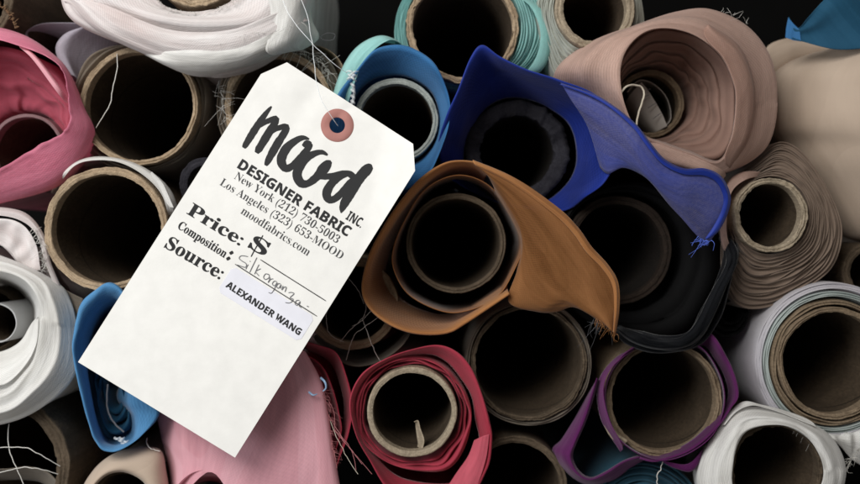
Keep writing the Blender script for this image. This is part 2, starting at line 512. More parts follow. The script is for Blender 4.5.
def sheet(root, profs, mat, closed=False, per=12, m=8, solid=0.4, amp=1.2, freq=2.2, seed=0, back=0, name='loose_fabric', flutter=0.0, fold=0.0, foldn=6, wr=0.7, wf=0.03, wj=3.2, lin=False, taper=0.0):
    """Cloth surface through profile curves; each profile: (points, depth) with points (x, y[, extra depth])."""
    same = len(set(len(p[0]) for p in profs)) == 1
    rows = []
    nn = 120
    for pts, d in profs:
        q = [(p[0], p[1], d + (p[2] if len(p) > 2 else 0)) for p in pts]
        rows.append(catmull_idx(q, per, closed) if same else catmull(q, nn, closed))
    cnt = len(rows[0])
    grid = []
    for i in range(cnt):
        colpts = [r[i] for r in rows]
        if lin:
            g_ = []
            for a_, b_ in zip(colpts[:-1], colpts[1:]):
                g_ += [a_.lerp(b_, k_ / m) for k_ in range(m)]
            grid.append(g_ + [colpts[-1]])
        else:
            grid.append(catmull_idx(colpts, m, False))
    mm = len(grid[0])
    if taper and not closed:
        for i in range(cnt):
            e_ = min(i, cnt - 1 - i) / (cnt * taper)
            if e_ < 1:
                f_ = 1 - math.sqrt(max(0.0, 1 - (1 - e_) ** 2))
                a_ = grid[i][-1].copy()
                grid[i] = [p_.lerp(a_, f_ * 0.98) for p_ in grid[i]]
    V, F = [], []
    for j in range(mm):
        tj = j / max(mm - 1, 1)
        for i in range(cnt):
            p = grid[i][j]
            v = at(p[0], p[1], p[2])
            nn3 = Vector((nz(v.x * freq + seed, v.y * freq, v.z * freq), nz(v.x * freq, v.y * freq + seed, v.z * freq + 9), nz(v.x * freq + 5, v.y * freq, v.z * freq + seed)))
            v = v + nn3 * amp * 2 * S
            if fold:
                v.y += fold * S * math.sin(i / cnt * foldn * 2 * PI + 2.5 * nz(i * 0.05, tj * 2, seed)) * math.sin(PI * tj)
            v.y += wr * S * 1.6 * (nz(i * wf, tj * wj, seed + 3) + 0.5 * nz(i * wf * 2.3, tj * wj * 1.8, seed + 8)) * (0.25 + math.sin(PI * tj))
            if flutter and j == 0:
                v.y += flutter * S * nz(i * 0.31, seed, 0)
            V.append(v)
    rr_ = sum((V[i] - V[(i + 1) % cnt]).length for i in range(cnt if closed else cnt - 1))
    ww_ = max((V[(mm - 1) * cnt + i] - V[i]).length for i in range(0, cnt, 5)) + 0.05
    ply = []
    for j in range(mm):
        for i in range(cnt):
            if closed:
                a_ = 2 * PI * i / cnt
                ply.append((math.cos(a_) * rr_ / 2 / PI, math.sin(a_) * rr_ / 2 / PI + seed, ww_ * j / mm))
            else:
                ply.append((rr_ * i / cnt, seed, ww_ * j / mm))
    if back:
        ply += [(p_[0], p_[1], p_[2] + back * S) for p_ in ply[-cnt:]]
        for i in range(cnt):
            p = V[(mm - 1) * cnt + i]
            V.append(Vector((p.x, p.y + back * S, p.z)))
        mm += 1
    for j in range(mm - 1):
        for i in range(cnt if closed else cnt - 1):
            i2 = (i + 1) % cnt
            F.append((j * cnt + i, j * cnt + i2, (j + 1) * cnt + i2, (j + 1) * cnt + i))
    o = mesh_obj(name, V, F, mat, root, solid=solid)
    set_ply(o, ply)
    return o


def strand_geo(pts, r0, V, F, r1=None, n=24, sides=5):
    r1 = r0 if r1 is None else r1
    q = catmull([tuple(at(*p)) for p in pts], n, False)
    if n >= 20:
        q = [p + Vector((nz(i * 0.33, pts[0][0], 1), nz(i * 0.33, pts[0][1], 5), nz(i * 0.33, pts[0][0], 9))) * 1.3 * S * math.sin(PI * i / (n - 1)) for i, p in enumerate(q)]
    base = len(V)
    for i, p in enumerate(q):
        t = (q[min(i + 1, n - 1)] - q[max(i - 1, 0)]).normalized()
        u = t.cross(Vector((0, 1, 0.01))).normalized()
        v = t.cross(u)
        r = (r0 + (r1 - r0) * i / (n - 1)) * S
        for s in range(sides):
            a = 2 * PI * s / sides
            V.append(p + u * r * math.cos(a) + v * r * math.sin(a))
    for i in range(n - 1):
        for s in range(sides):
            s2 = (s + 1) % sides
            F.append((base + i * sides + s, base + i * sides + s2, base + (i + 1) * sides + s2, base + (i + 1) * sides + s))


def strand(root, pts, r, mat, name='loose_thread', r1=None, n=28):
    V, F = [], []
    strand_geo(pts, r, V, F, r1, n)
    return mesh_obj(name, V, F, mat, root)


def fringe(root, path, d, mat, count=40, length=6, r=0.18, dirn=(0, 1), spread=1.0, name='frayed_edge', seed=1):
    """short hairs of frayed yarn along a path"""
    rnd = random.Random(seed)
    q = catmull(path, 200, False)
    V, F = [], []
    for _ in range(count):
        p = q[rnd.randrange(200)]
        l = length * rnd.uniform(0.4, 1.4)
        dx = dirn[0] * l + rnd.gauss(0, spread) * l * 0.5
        dy = dirn[1] * l + rnd.gauss(0, spread) * l * 0.5
        dd = d + rnd.uniform(-3, 1)
        k1 = rnd.uniform(-0.3, 0.3) * l
        strand_geo([(p[0], p[1], dd), (p[0] + dx * 0.5 + k1, p[1] + dy * 0.5 - k1, dd - rnd.uniform(0, 4)), (p[0] + dx, p[1] + dy, dd - rnd.uniform(-2, 5))], r, V, F, r * 0.5, 6, 3)
    o = mesh_obj(name, V, F, mat, root)
    o['kind'] = 'stuff'
    return o


# ------------------------------------------------------------------ setting: dark shelf behind the rolls
def box(name, x0, x1, y0, y1, z0, z1, mat):
    V = [(x, y, z) for x in (x0, x1) for y in (y0, y1) for z in (z0, z1)]
    F = [(0, 1, 3, 2), (4, 6, 7, 5), (0, 4, 5, 1), (2, 3, 7, 6), (0, 2, 6, 4), (1, 5, 7, 3)]
    o = mesh_obj(name, V, F, mat, None, smooth=False)
    o['kind'] = 'structure'
    return o


box('wall', -4.5, 4.5, 2.75, 2.9, -3.2, 3.2, BACK)
box('shelf', -4.5, 4.5, -0.1, 2.745, -2.4, -2.2, BACK)

# ------------------------------------------------------------------ the rolls
# --- brown tube end, top left corner

r = roll(-22, 45, 'fuzzy brown tube end cut off by the top left corner of the picture')
tube(r, -44, -12, 52, 61, 10, BOARD_D, rag=1.5, seed=3)
fringe(r, [(0, 6), (7, 12), (11, 18), (16, 28)], 8, plain('brown_fuzz', (0.25, 0.15, 0.08)), 70, 3.5, 0.35, (0.5, -0.4))

# --- coral pink roll, left edge
r = roll(5, 120, 'coral pink organza roll with a folded angular mouth at the left edge')
tube(r, 27, 152, 35, 38, 42, plain('pink_grey_card', (0.20, 0.12, 0.125), 0.9), rag=0.3, seed=5)
inner = circ(27, 152, 40)
mid = [(72, 128), (70, 92), (50, 66), (20, 50), (-15, 45), (-60, 60), (-90, 110), (-80, 170), (-40, 196), (0, 186), (35, 172), (62, 150)]
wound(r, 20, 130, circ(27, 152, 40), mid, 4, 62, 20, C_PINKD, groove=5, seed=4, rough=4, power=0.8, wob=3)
lip = [(66, 128), (68, 100), (64, 74), (52, 60), (24, 48), (-15, 38), (-60, 45), (-110, 110), (-90, 180), (-40, 192), (0, 170), (36, 147)]
outr = [(92, 136), (83, 106), (69, 72), (52, 54), (22, 35), (-15, 26), (-66, 30), (-122, 110), (-100, 195), (-40, 210), (5, 201), (62, 181)]
outb = [(94, 150), (88, 116), (72, 80), (55, 60), (24, 42), (-12, 32), (-60, 38), (-112, 112), (-92, 190), (-36, 203), (12, 196), (66, 178)]
sheet(r, [(lip, -34), (outr, -6), (outb, 60)], C_PINK, True, back=300, amp=0.8, seed=2, flutter=4, name='outer_fabric')
sheet(r, [([(14, 44), (30, 56), (50, 82), (67, 106)], -31), ([(20, 44), (36, 56), (55, 80), (69, 98)], -26), ([(23, 46), (38, 60), (56, 84), (69, 102)], 10)], C_ROSE, amp=0.4, taper=0.3, name='folded_strip')

# --- grey lilac roll with open tube, upper left
r = roll(139, 106, 'open cardboard tube in thin grey lilac organza, upper left between pink roll and white roll')
tube(r, 139, 106, 54, 59, 2, BOARD, rag=1.0, seed=8, sx=0.01)
g1 = [(214, 104), (205, 68), (176, 44), (140, 30), (100, 24), (66, 26), (30, 34), (52, 80), (66, 130), (92, 166), (140, 182), (190, 168)]
wound(r, 139, 106, 61, [(209, 106), (200, 72), (176, 50), (140, 44), (106, 46), (84, 60), (75, 80), (72, 112), (82, 144), (105, 165), (140, 172), (186, 158)], 2, 14, 22, C_TAN, groove=6, seed=12, rough=2)
sheet(r, [([(84, 28), (66, 34), (56, 46), (58, 60), (70, 76)], 56), ([(95, 26), (76, 38), (68, 52), (70, 64), (78, 80)], 60), ([(130, 40), (110, 56), (96, 80), (92, 96), (96, 110)], 100)], C_LILG, amp=1.0, name='loose_fabric')
sheet(r, [([(150, 32), (110, 24), (80, 24), (44, 24), (28, 30), (24, 38), (30, 44)], 54), ([(150, 44), (110, 38), (84, 38), (60, 36), (48, 40), (44, 46), (48, 52)], 120)], C_LILG, amp=1.0, back=200, name='loose_fabric')
strand(r, [(117, 54, 0), (117, 70, -4), (113, 88, -5), (110, 104, -4), (102, 118, -3), (96, 128, 0)], 0.42, THREAD)
strand(r, [(120, 15, -40), (121, 24, -42), (119, 32, -38)], 0.3, THREAD)

# --- white blush roll, top
r = roll(195, -40, 'white and blush tulle roll bulging at the top edge left of the tag')
tube(r, 195, -42, 42, 49, -42, BOARD, rag=1.6, seed=14)
front = circ(195, -42, 56, 55)
m1 = [(300, -40), (290, -8), (262, 22), (200, 30), (140, 18), (100, 0), (80, -40), (90, -90), (140, -130), (200, -140), (260, -120), (295, -80)]
m2 = [(316, -20), (309, 12), (290, 44), (212, 72), (130, 44), (74, 20), (60, -20), (66, -90), (120, -150), (200, -170), (280, -140), (315, -80)]
m3 = [(312, -16), (308, 22), (280, 56), (214, 80), (146, 50), (92, 28), (70, -16), (76, -90), (130, -140), (200, -160), (280, -130), (310, -70)]
fr = [(250, -42), (243, -14), (224, 7), (195, 14), (166, 7), (147, -14), (140, -42), (147, -70), (166, -90), (195, -98), (224, -90), (243, -70)]
sheet(r, [(fr, -40), (m1, -48), (m2, -18), (m3, 40)], C_BLUSH, True, back=260, amp=3.0, freq=2.6, seed=21, m=10, flutter=5, fold=1, foldn=9, wr=3.2, wj=6, name='outer_fabric')
sheet(r, [([(96, -8), (136, 16), (190, 30), (246, 26), (286, -8)], -58), ([(72, -8), (110, 30), (192, 56), (262, 44), (304, 6)], -50), ([(66, 4), (104, 37), (196, 70), (270, 54), (312, 22)], -20)], C_BLUSH, amp=2.0, freq=3.2, seed=33, taper=0.25, wr=3, per=24, name='loose_fabric')
sheet(r, [([(150, 38), (186, 48), (226, 48), (262, 36), (292, 6)], -52), ([(140, 50), (184, 66), (230, 66), (270, 48), (306, 20)], -44), ([(146, 54), (196, 76), (234, 73), (276, 56), (312, 30)], 5)], C_WHITE, amp=1.6, freq=3.2, seed=34, taper=0.25, wr=3, per=24, name='overlapping_fabric')
sheet(r, [([(262, -20), (272, 10), (268, 40), (258, 62)], -52), ([(300, -20), (300, 8), (296, 32), (284, 54)], -44), ([(318, -20), (312, 14), (318, 34), (303, 47)], -8)], C_WHITE, amp=2.5, freq=4, seed=36, taper=0.25, wr=1.2, per=24, name='loose_fabric')
fringe(r, [(148, -10), (165, 6), (190, 12), (215, 10), (240, -5)], -46, THREAD, 90, 3.5, 0.25, (0, 0.4), 1.2)
fringe(r, [(220, 40), (250, 34), (285, 30), (305, 20)], -52, THREAD, 24, 6, 0.2, (0, 0.5), 2)

# --- tube behind the tag's top corner
r = roll(278, 105, 'cardboard tube with hairy rim, half hidden behind the top corner of the tag')
tube(r, 278, 105, 48, 54, 12, BOARD, rag=1.5, seed=17)
wound(r, 278, 105, 55, [(340, 105), (336, 72), (318, 52), (286, 44), (250, 52), (226, 70), (217, 105), (224, 140), (250, 166), (290, 170), (325, 150)], 3, 18, 26, C_TAN, groove=12, seed=18, rough=4)
sheet(r, [([(282, 54), (310, 46), (328, 50), (342, 64), (350, 90)], 22), ([(282, 60), (308, 52), (324, 56), (336, 68), (344, 92)], 60)], BOARD, amp=1, back=200, name='loose_fabric')
fringe(r, [(286, 49), (300, 50), (318, 58), (330, 74)], 8, THREAD, 50, 8, 0.22, (0, 0.4), 2.2)
fringe(r, [(219, 80), (222, 100), (226, 120)], 8, THREAD, 26, 12, 0.2, (0.5, 0.4), 2)

# --- small black roll left of the tag
r = roll(204, 180, 'small black roll peeping out left of the tag beside the white cloth')
tube(r, 206, 184, 19, 27, 10, BOARD_K, rag=0.6, seed=19)
tube(r, 206, 184, 12, 14, 30, BOARD_G, rag=0.2, seed=20, name='inner_tube')

# --- turquoise roll, top
r = roll(463, 28, 'turquoise organza roll with a torn cardboard tube at the top edge')
tube(r, 463, 27, 50, 56, 14, BOARD, rag=2.2, seed=22)
wound(r, 465, 27, circ(463, 27, 57.5), [(548, 27), (541, 58), (522, 76), (495, 84), (460, 92), (425, 84), (402, 62), (394, 32), (402, 0), (430, -30), (480, -44), (525, -20)], 10, 20, 38, C_TURQ, groove=4, seed=23, rough=2.0)
sheet(r, [([(512, -8), (530, 6), (540, 30), (538, 52), (528, 70), (508, 84)], 16), ([(524, -6), (543, 10), (551, 32), (550, 54), (540, 72), (516, 86)], 24), ([(522, 0), (540, 14), (547, 34), (546, 54), (536, 72), (514, 86)], 60)], C_TURQ, amp=0.8, seed=5, taper=0.25, name='loose_fabric')

# --- blue roll beside the tag ring
r = roll(396, 120, 'blue organza roll with turquoise outer layer and grey tube beside the tag ring')
tube(r, 396, 120, 36.5, 42, 8, BOARD_G, rag=0.5, seed=25)
b_in = [(438, 122), (433, 98), (416, 82), (396, 76), (372, 82), (356, 100), (352, 124), (362, 150), (380, 164), (400, 166), (420, 160), (434, 144)]
b_fr = [(449, 120), (446, 92), (430, 62), (404, 46), (378, 50), (358, 70), (334, 104), (328, 150), (366, 184), (400, 190), (425, 180), (440, 152)]
b_bk = [(443, 121), (440, 96), (426, 68), (404, 52), (382, 56), (364, 76), (342, 106), (336, 150), (370, 180), (400, 184), (422, 176), (436, 150)]
sheet(r, [(b_in, 20), (b_fr, -22), (b_bk, 50)], C_BLUE, True, back=200, amp=1.2, seed=7, fold=3, foldn=5, name='inner_fabric')
sheet(r, [([(404, 43), (390, 41), (374, 50), (360, 66), (350, 92), (346, 120)], -16), ([(404, 41), (382, 36), (360, 45), (344, 63), (333, 90), (328, 120)], 6), ([(404, 46), (382, 42), (362, 50), (348, 68), (338, 92), (334, 120)], 70)], C_TURQ, amp=1.4, seed=8, taper=0.25, name='outer_fabric')

# --- ivory roll, top centre right
r = roll(595, 10, 'ivory organza roll with a cardboard tube at the top edge right of the turquoise one')
tube(r, 595, 9, 32, 40, -6, BOARD_L, rag=0.9, seed=27)
wound(r, 592, 14, circ(595, 9, 41), [(644, 14), (640, 40), (615, 62), (585, 82), (556, 80), (546, 56), (539, 30), (537, 5), (550, -30), (590, -44), (630, -30)], 9, 2, 26, C_IVORY, groove=4, seed=28)

# --- big nude roll
r = roll(660, 100, 'big dusty nude organza roll with wide mouth and nested brown layers, upper right')
tube(r, 650, 104, 29, 34, 56, BOARD_M, rag=0.8, seed=30)
lip = [(736, 100), (733, 80), (721, 55), (697, 35), (670, 27), (646, 31), (628, 48), (621, 72), (625, 103), (640, 132), (664, 143), (690, 152), (719, 161), (732, 136)]
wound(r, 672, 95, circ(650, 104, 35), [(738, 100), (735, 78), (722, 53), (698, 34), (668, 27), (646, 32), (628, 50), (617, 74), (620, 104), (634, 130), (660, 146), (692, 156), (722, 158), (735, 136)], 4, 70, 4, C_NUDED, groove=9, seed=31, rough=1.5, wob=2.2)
lip2 = [(740, 100), (738, 78), (726, 50), (700, 30), (670, 22), (644, 28), (624, 46), (615, 72), (620, 104), (638, 138), (664, 150), (690, 158), (722, 168), (738, 138)]
lip2i = [(p[0] * .99 + 6.8, p[1] * .99 + 1) for p in lip]
o1 = [(752, 102), (749, 76), (735, 45), (705, 22), (672, 18), (636, 26), (600, 46), (584, 72, 6), (596, 110, 50), (630, 150, 30), (664, 158), (692, 164), (724, 172), (746, 146)]
o2 = [(778, 100), (772, 58), (748, 26), (710, 9), (676, 11), (640, 23), (590, 44), (555, 76, 20), (568, 122, 80), (622, 164, 60), (664, 174, 10), (696, 174), (732, 171), (768, 145)]
o3 = [(776, 101), (768, 62), (744, 31), (708, 14), (674, 16), (636, 30), (592, 50), (560, 80, 20), (574, 124, 80), (624, 162, 60), (664, 172, 10), (696, 172), (730, 168), (764, 144)]
sheet(r, [(lip2i, 10), (lip, -46), (o1, -34), (o2, -2), (o3, 60)], C_NUDE, True, back=260, amp=1.3, freq=1.8, seed=40, m=9, flutter=3, lin=True, wr=1.2, name='outer_fabric')
sheet(r, [([(697, 35), (721, 55), (733, 80), (736, 100), (732, 136), (719, 161)], -50), ([(706, 26), (734, 48), (748, 76), (751, 104), (745, 138), (728, 165)], -42), ([(708, 24), (738, 45), (752, 75), (755, 105), (748, 140), (730, 168)], -34)], cloth('tan_nude_organza', (0.50, 0.33, 0.27), (0.44, 0.28, 0.22), alpha=0.8), amp=0.2, wr=0.3, seed=40, taper=0.15, name='second_layer')
sheet(r, [([(638, 133), (665, 144), (700, 158), (733, 171)], -44), ([(640, 148), (664, 160), (696, 170), (726, 178)], -46), ([(640, 158), (664, 168), (694, 176), (722, 180)], -10)], C_NUDE, amp=0.6, seed=42, taper=0.3, name='folded_hem')
fringe(r, [(715, 10), (740, 18), (750, 26)], -8, THREAD, 12, 5, 0.2, (0.3, -0.5), 2)
# rolled tissue in its tube
t = thing('tissue_paper', 648, 104, 44, 'rolled grey tissue paper stuck inside the tube of the big nude roll', 'paper')
sheet(t, [([(628, 92), (640, 80), (655, 84), (668, 98), (672, 118), (664, 128)], 54), ([(630, 98), (640, 88), (654, 92), (664, 104), (667, 120), (660, 130)], 130)], C_PAPER, amp=1.2, solid=0.5, name='paper_roll')
sheet(t, [([(642, 82), (650, 92), (662, 112), (668, 126)], 50), ([(630, 96), (638, 108), (648, 122), (656, 132)], 62), ([(624, 108), (632, 120), (640, 128), (646, 134)], 90)], C_PAPER, amp=1.0, solid=0.5, name='paper_roll')
V, F = [], []
for q in ([(642, 98, 46), (649, 95, 46)], [(648, 108, 46), (656, 103, 46)], [(653, 119, 46), (661, 113, 46)], [(646, 91, 46), (650, 89, 46)]):
    strand_geo(q + [(q[1][0] + 0.5, q[1][1], 46)], 0.4, V, F, n=6)
mesh_obj('ink_marks', V, F, THREAD_K, t)
e = strand(None, [(621, 93, -40), (626, 87, -38), (634, 85, -30), (642, 88, -24), (644, 95, -22), (640, 108, -20), (637, 120, -22), (636, 132, -30)], 1.1, CREAM, name='elastic_loop')
e['label'] = 'cream elastic loop hanging in the mouth of the big nude roll'
e['category'] = 'elastic'

# --- beige roll, right edge
r = roll(905, 130, 'smooth warm beige satin roll with a soft fold, filling the upper right edge')
A = [(900, 20), (860, 38), (838, 47), (813, 54), (795, 62), (780, 76), (776, 100), (777, 124), (790, 142), (800, 166), (820, 196), (842, 230), (865, 242), (920, 250)]
B = [(990, -20), (960, 0), (950, 20), (930, 36), (926, 56), (920, 80), (920, 104), (924, 130), (930, 150), (940, 172), (950, 196), (960, 220), (980, 236), (1000, 244)]
Bk = [(905, 28), (864, 44), (841, 53), (817, 60), (800, 68), (786, 80), (782, 102), (783, 124), (795, 142), (805, 166), (824, 194), (845, 226), (868, 238), (922, 246)]
sheet(r, [(B, -60), (A, 76), (Bk, 130)], C_BEIGE, False, back=240, amp=2.0, freq=1.5, seed=51, m=12, wr=3, wj=1.4, fold=2.0, foldn=2, name='outer_fabric')
sheet(r, [([(767, 66), (768, 46), (790, 37), (818, 37), (845, 42), (880, 50)], 88), ([(770, 84), (776, 64), (796, 54), (820, 52), (846, 54), (880, 58)], 92), ([(774, 110), (784, 92), (800, 84), (822, 80), (850, 76), (880, 74)], 120)], C_BEIGE, amp=1.2, back=100, wr=1.5, name='folded_fabric', seed=52)

# --- dark blue cloth, top right corner
r = roll(840, 15, 'dark blue cloth end folded in the top right corner of the picture')
sheet(r, [([(788, 18), (786, 28), (785, 38)], 30), ([(797, 29), (797, 34), (798, 42)], 24), ([(808, 18), (820, 30), (835, 50)], 10), ([(832, -6), (850, 14), (880, 46)], -5), ([(870, -30), (890, 0), (920, 40)], 10)], C_NAVY, amp=0.8, fold=2, foldn=2, name='folded_fabric')
sheet(r, [([(788, 18), (786, 28), (785, 38)], 29), ([(793, 24), (792, 32), (791, 40)], 26), ([(799, 30), (800, 36), (801, 42)], 22)], C_BLUE, amp=0.3, name='fabric_corner')

# --- royal blue roll
r = roll(517, 150, 'royal blue organza roll with pointed mouth and long flap, above the copper one')
tube(r, 517, 152, 37, 52, 54, BOARD_K, rag=3.2, seed=33, plies=1, inside_shade=INSIDE_SHADE_K)
fr = [(600, 100), (560, 82), (527, 71), (500, 58), (482, 47), (470, 60), (458, 90), (446, 118, 10), (438, 150, 40), (450, 178, 70), (500, 202, 76), (560, 212, 60), (588, 196, 20), (608, 178, 4), (622, 140)]
inn = [(566, 124, -20), (548, 108, -6), (532, 100), (514, 97), (500, 99), (488, 106), (478, 118), (469, 134), (465, 152), (470, 174), (496, 196), (538, 203), (562, 188), (574, 168, -10), (574, 144, -20)]
mid = [(584, 112, -8), (554, 97), (529, 86), (507, 80), (491, 80), (480, 90), (469, 106), (460, 128), (454, 150, 20), (462, 176, 36), (498, 200, 40), (548, 207, 34), (572, 192, 14), (588, 172), (594, 140, -8)]
bk = [(600, 106), (560, 88), (527, 77), (500, 66), (484, 58), (474, 70), (463, 96), (452, 122), (444, 150, 30), (456, 176, 40), (500, 198, 50), (556, 206, 40), (584, 192, 20), (602, 174), (614, 140)]
sheet(r, [(inn, 62), (mid, 12), (fr, -34), (bk, 30)], C_ROYAL, True, back=240, amp=1.8, freq=2.5, seed=61, m=9, name='outer_fabric')
# flap lying to the right
top = [(560, 84), (592, 95), (614, 108), (636, 126), (650, 144), (665, 161), (684, 170), (705, 171), (720, 178), (729, 194)]
m_1 = [(570, 100), (594, 112), (616, 126), (634, 144), (648, 162), (662, 178), (680, 184), (700, 184), (716, 192), (727, 206)]
m_2 = [(588, 128), (602, 140), (620, 152), (634, 164), (646, 176), (664, 192), (682, 202), (698, 206), (712, 216), (722, 222)]
bot = [(600, 168), (608, 174), (622, 168), (636, 172), (650, 182), (668, 204), (682, 219), (694, 233), (702, 240), (710, 241)]
ex = [0, -10, -20, -26, -28, -28, -28, -24, -20, -16, -14, -12, -10]
def lift(pts, n=13):
    return [(p[0], p[1], ex[round(i * (n - 1) / (len(pts) - 1))]) for i, p in enumerate(pts)]
sheet(r, [(lift(top, 10), -38), (lift(m_1, 10), -40), (lift(m_2, 10), -34), (lift(bot, 10), -24)], C_ROYALS, False, amp=0.8, freq=3, seed=63, m=7, wr=0.8, name='fabric_flap')
hem = [(560, 83), (592, 94), (614, 107), (636, 125), (650, 143), (665, 160), (684, 169), (705, 169), (721, 177), (730, 195), (728, 212), (719, 231), (709, 242)]
hem2 = [(560, 84), (591.5, 95.5), (613, 108.3), (635, 126.5), (649, 145), (664, 162), (684, 171.5), (705, 172), (719.5, 179.5), (727, 196), (725, 211.5), (717, 229), (708, 241)]
hem3 = [(559.5, 85), (590.5, 97), (612, 110), (633, 128.5), (647, 147), (662.5, 164.5), (683, 174.5), (704, 176), (716.5, 183), (723, 197), (721, 211), (713.5, 226), (705, 238.5)]
sheet(r, [(lift(hem), -38.5), (lift(hem2), -43), (lift(hem3), -42)], C_ROYAL, False, taper=0.12, amp=0.4, seed=64, wr=0.3, name='rolled_hem')
fringe(r, [(698, 236), (706, 242), (712, 240)], -54, THREAD_B, 26, 9, 0.3, (-0.5, 0.5), 1.2)

# --- copper roll
r = roll(456, 243, 'copper orange organza roll with spiral layers and a pointed flap, picture centre')
tube(r, 456, 243, 44.5, 50, 6, BOARD_D, rag=0.6, seed=35)
ply = [(523, 242), (510, 210), (486, 184), (456, 176), (425, 190), (404, 222), (393, 252), (396, 274), (410, 295), (438, 310), (462, 312), (495, 299), (514, 270)]
plyb = [(520, 242), (508, 212), (485, 187), (456, 179), (427, 192), (406, 223), (396, 252), (399, 273), (412, 293), (439, 308), (462, 310), (493, 297), (511, 269)]
sheet(r, [(ply, -22), (plyb, 24)], C_COPPERD, True, back=200, amp=0.8, seed=70, name='middle_fabric', solid=0.6)
ol = [(509, 294), (468, 323), (446, 334), (414, 333), (387, 322), (368, 305), (362, 285), (368, 256), (380, 232), (398, 204), (420, 178), (446, 162), (472, 161), (492, 168)]
ol_l = [(507, 289), (466, 317), (446, 327), (416, 326), (391, 315), (374, 299), (368, 282), (374, 258), (387, 234), (404, 208), (425, 184), (448, 168), (470, 166), (488, 174)]
ol_i = [(507, 280), (470, 306), (446, 314), (424, 310), (404, 300), (390, 284), (386, 270), (390, 252), (400, 232), (414, 208), (430, 190), (450, 180), (468, 178), (482, 186)]
ol_b = [(505, 289), (464, 316), (444, 326), (416, 325), (391, 315), (374, 299), (368, 282), (374, 256), (386, 234), (403, 207), (424, 183), (448, 169), (470, 168), (488, 174)]
sheet(r, [(ol_i, 50), (ol_l, -20), (ol, -30), (ol_b, 30)], C_COPPER, False, back=160, amp=1.2, seed=72, m=8, name='outer_fabric', solid=0.6)
# flap
f0 = [(472, 161), (514, 178), (557, 207), (578, 228), (592, 248), (608, 266), (618, 284), (619, 308), (615, 334)]
f1 = [(478, 167), (512, 190), (544, 218), (564, 242), (580, 262), (594, 282), (604, 300), (609, 314), (611, 330)]
f2 = [(486, 174), (514, 208), (536, 240), (550, 262), (562, 282), (576, 298), (588, 310), (598, 318), (608, 327)]
f3 = [(492, 184), (520, 230), (524, 262), (530, 286), (546, 304), (564, 304), (580, 309), (594, 317), (606, 325)]
f4 = [(496, 194), (521, 240), (517, 270), (508, 302), (536, 312), (556, 312), (576, 305), (592, 315), (605, 323)]
sheet(r, [(f0, -44), (f1, -46), (f2, -42), (f3, -34), (f4, -22)], C_COPPERS, False, amp=1.2, freq=2.2, seed=73, m=6, wr=1.2, name='fabric_flap', solid=0.7)
g0 = [(x, y - .5) for x, y in f0]
g1 = [(473, 163.5), (512.5, 180.5), (554.5, 209.5), (575.5, 230.5), (589, 250), (605, 267.5), (615, 285), (616.5, 308), (614, 333)]
g2 = [(475, 166), (511, 183), (552, 212), (573, 233), (586, 252), (602, 269), (612, 286), (614, 308), (613, 332)]
sheet(r, [(g0, -45), (g1, -49), (g2, -47)], C_COPPER, False, amp=0.6, seed=74, wr=0.8, name='rolled_hem', solid=0.5)
fringe(r, [(596, 318), (604, 324), (612, 330), (616, 334)], -40, THREAD_C, 50, 6, 0.25, (0, 0.7), 1.0)
fringe(r, [(594, 318), (602, 325)], -36, THREAD_K, 24, 14, 0.18, (0, 0.7), 1.4)

# --- black roll, centre right
r = roll(620, 250, 'black organza roll under the royal blue flap, right of the copper roll')
tube(r, 618, 250, 46, 54, 22, board('dark_umber_card', (0.035, 0.022, 0.016), (0.02, 0.014, 0.01)), rag=0.7, seed=37, inside_shade=INSIDE_SHADE_K)
wound(r, 632, 256, circ(618, 250, 56), [(724, 256), (716, 290), (690, 330), (650, 342), (612, 332), (575, 310), (560, 270), (566, 220), (590, 192), (640, 182), (690, 196), (716, 222)], 2, 26, 14, C_BLACK, groove=3, seed=38, rough=2)
o_2 = [(728, 230), (739, 252), (733, 282), (712, 324), (694, 348), (662, 352), (630, 343), (614, 330)]
o_1 = [(722, 234), (733, 254), (728, 282), (708, 320), (690, 343), (662, 346), (634, 338), (618, 328)]
o_3 = [(716, 238), (727, 256), (721, 282), (702, 314), (686, 336), (660, 339), (638, 332), (622, 325)]
for ii, dd in enumerate((-20, -27, -33)):
    f1 = 0.985 ** ii
    g_ = lambda L_: [((p[0] - 640) * f1 + 640 + 3 * nz(p[0] * .03, ii, 0), (p[1] - 270) * f1 + 270 + 4 * nz(p[1] * .03, ii, 5)) for p in L_]
    sheet(r, [(g_(o_3), dd + 8), (g_(o_1), dd), (g_(o_2), dd + 6), ([(p[0] - 3, p[1] - 2) for p in g_(o_2)], 60)], C_BLACKS, False, amp=2.6, freq=4, seed=76 + ii, m=7, wr=2, wf=0.08, taper=0.2, name='sheer_fabric')
r = roll(738, 320, 'small black roll tucked under the taupe roll, left of the lavender one')
wound(r, 732, 312, 10, circ(727, 314, 22, 24), 3, 34, 28, C_BLACK, groove=12, seed=39)

# --- taupe roll with pale tube
r = roll(771, 215, 'taupe cotton roll with many ridged layers and a pale tube, right side')
tube(r, 771, 215, 31.5, 37, -22, BOARD_L, rag=1.0, seed=40)
tl = [(822, 215), (812, 180), (796, 156), (776, 146), (750, 166), (733, 178), (724, 196), (722, 230), (726, 262), (742, 288), (772, 296), (806, 280), (822, 250)]
wound(r, 771, 215, circ(771, 215, 38.5), [(842, 228), (826, 186), (802, 152), (778, 142), (752, 164), (733, 178), (723, 196), (721, 230), (722, 270), (736, 304), (766, 308), (804, 290), (833, 266)], 15, -12, 20, C_TAUPE, groove=3, seed=41, rough=2, wob=2.4)
sheet(r, [([(762, 178), (746, 180), (732, 192), (727, 216), (728, 240), (740, 256)], -21), ([(768, 172), (744, 172), (727, 184), (721, 214), (722, 246), (736, 266)], -14), ([(766, 176), (746, 177), (730, 188), (725, 214), (726, 244), (738, 262)], 40)], C_NUDE, amp=0.8, seed=44, taper=0.25, name='loose_fabric')
r = roll(868, 272, 'dim brown roll deep in the gap at the right edge')
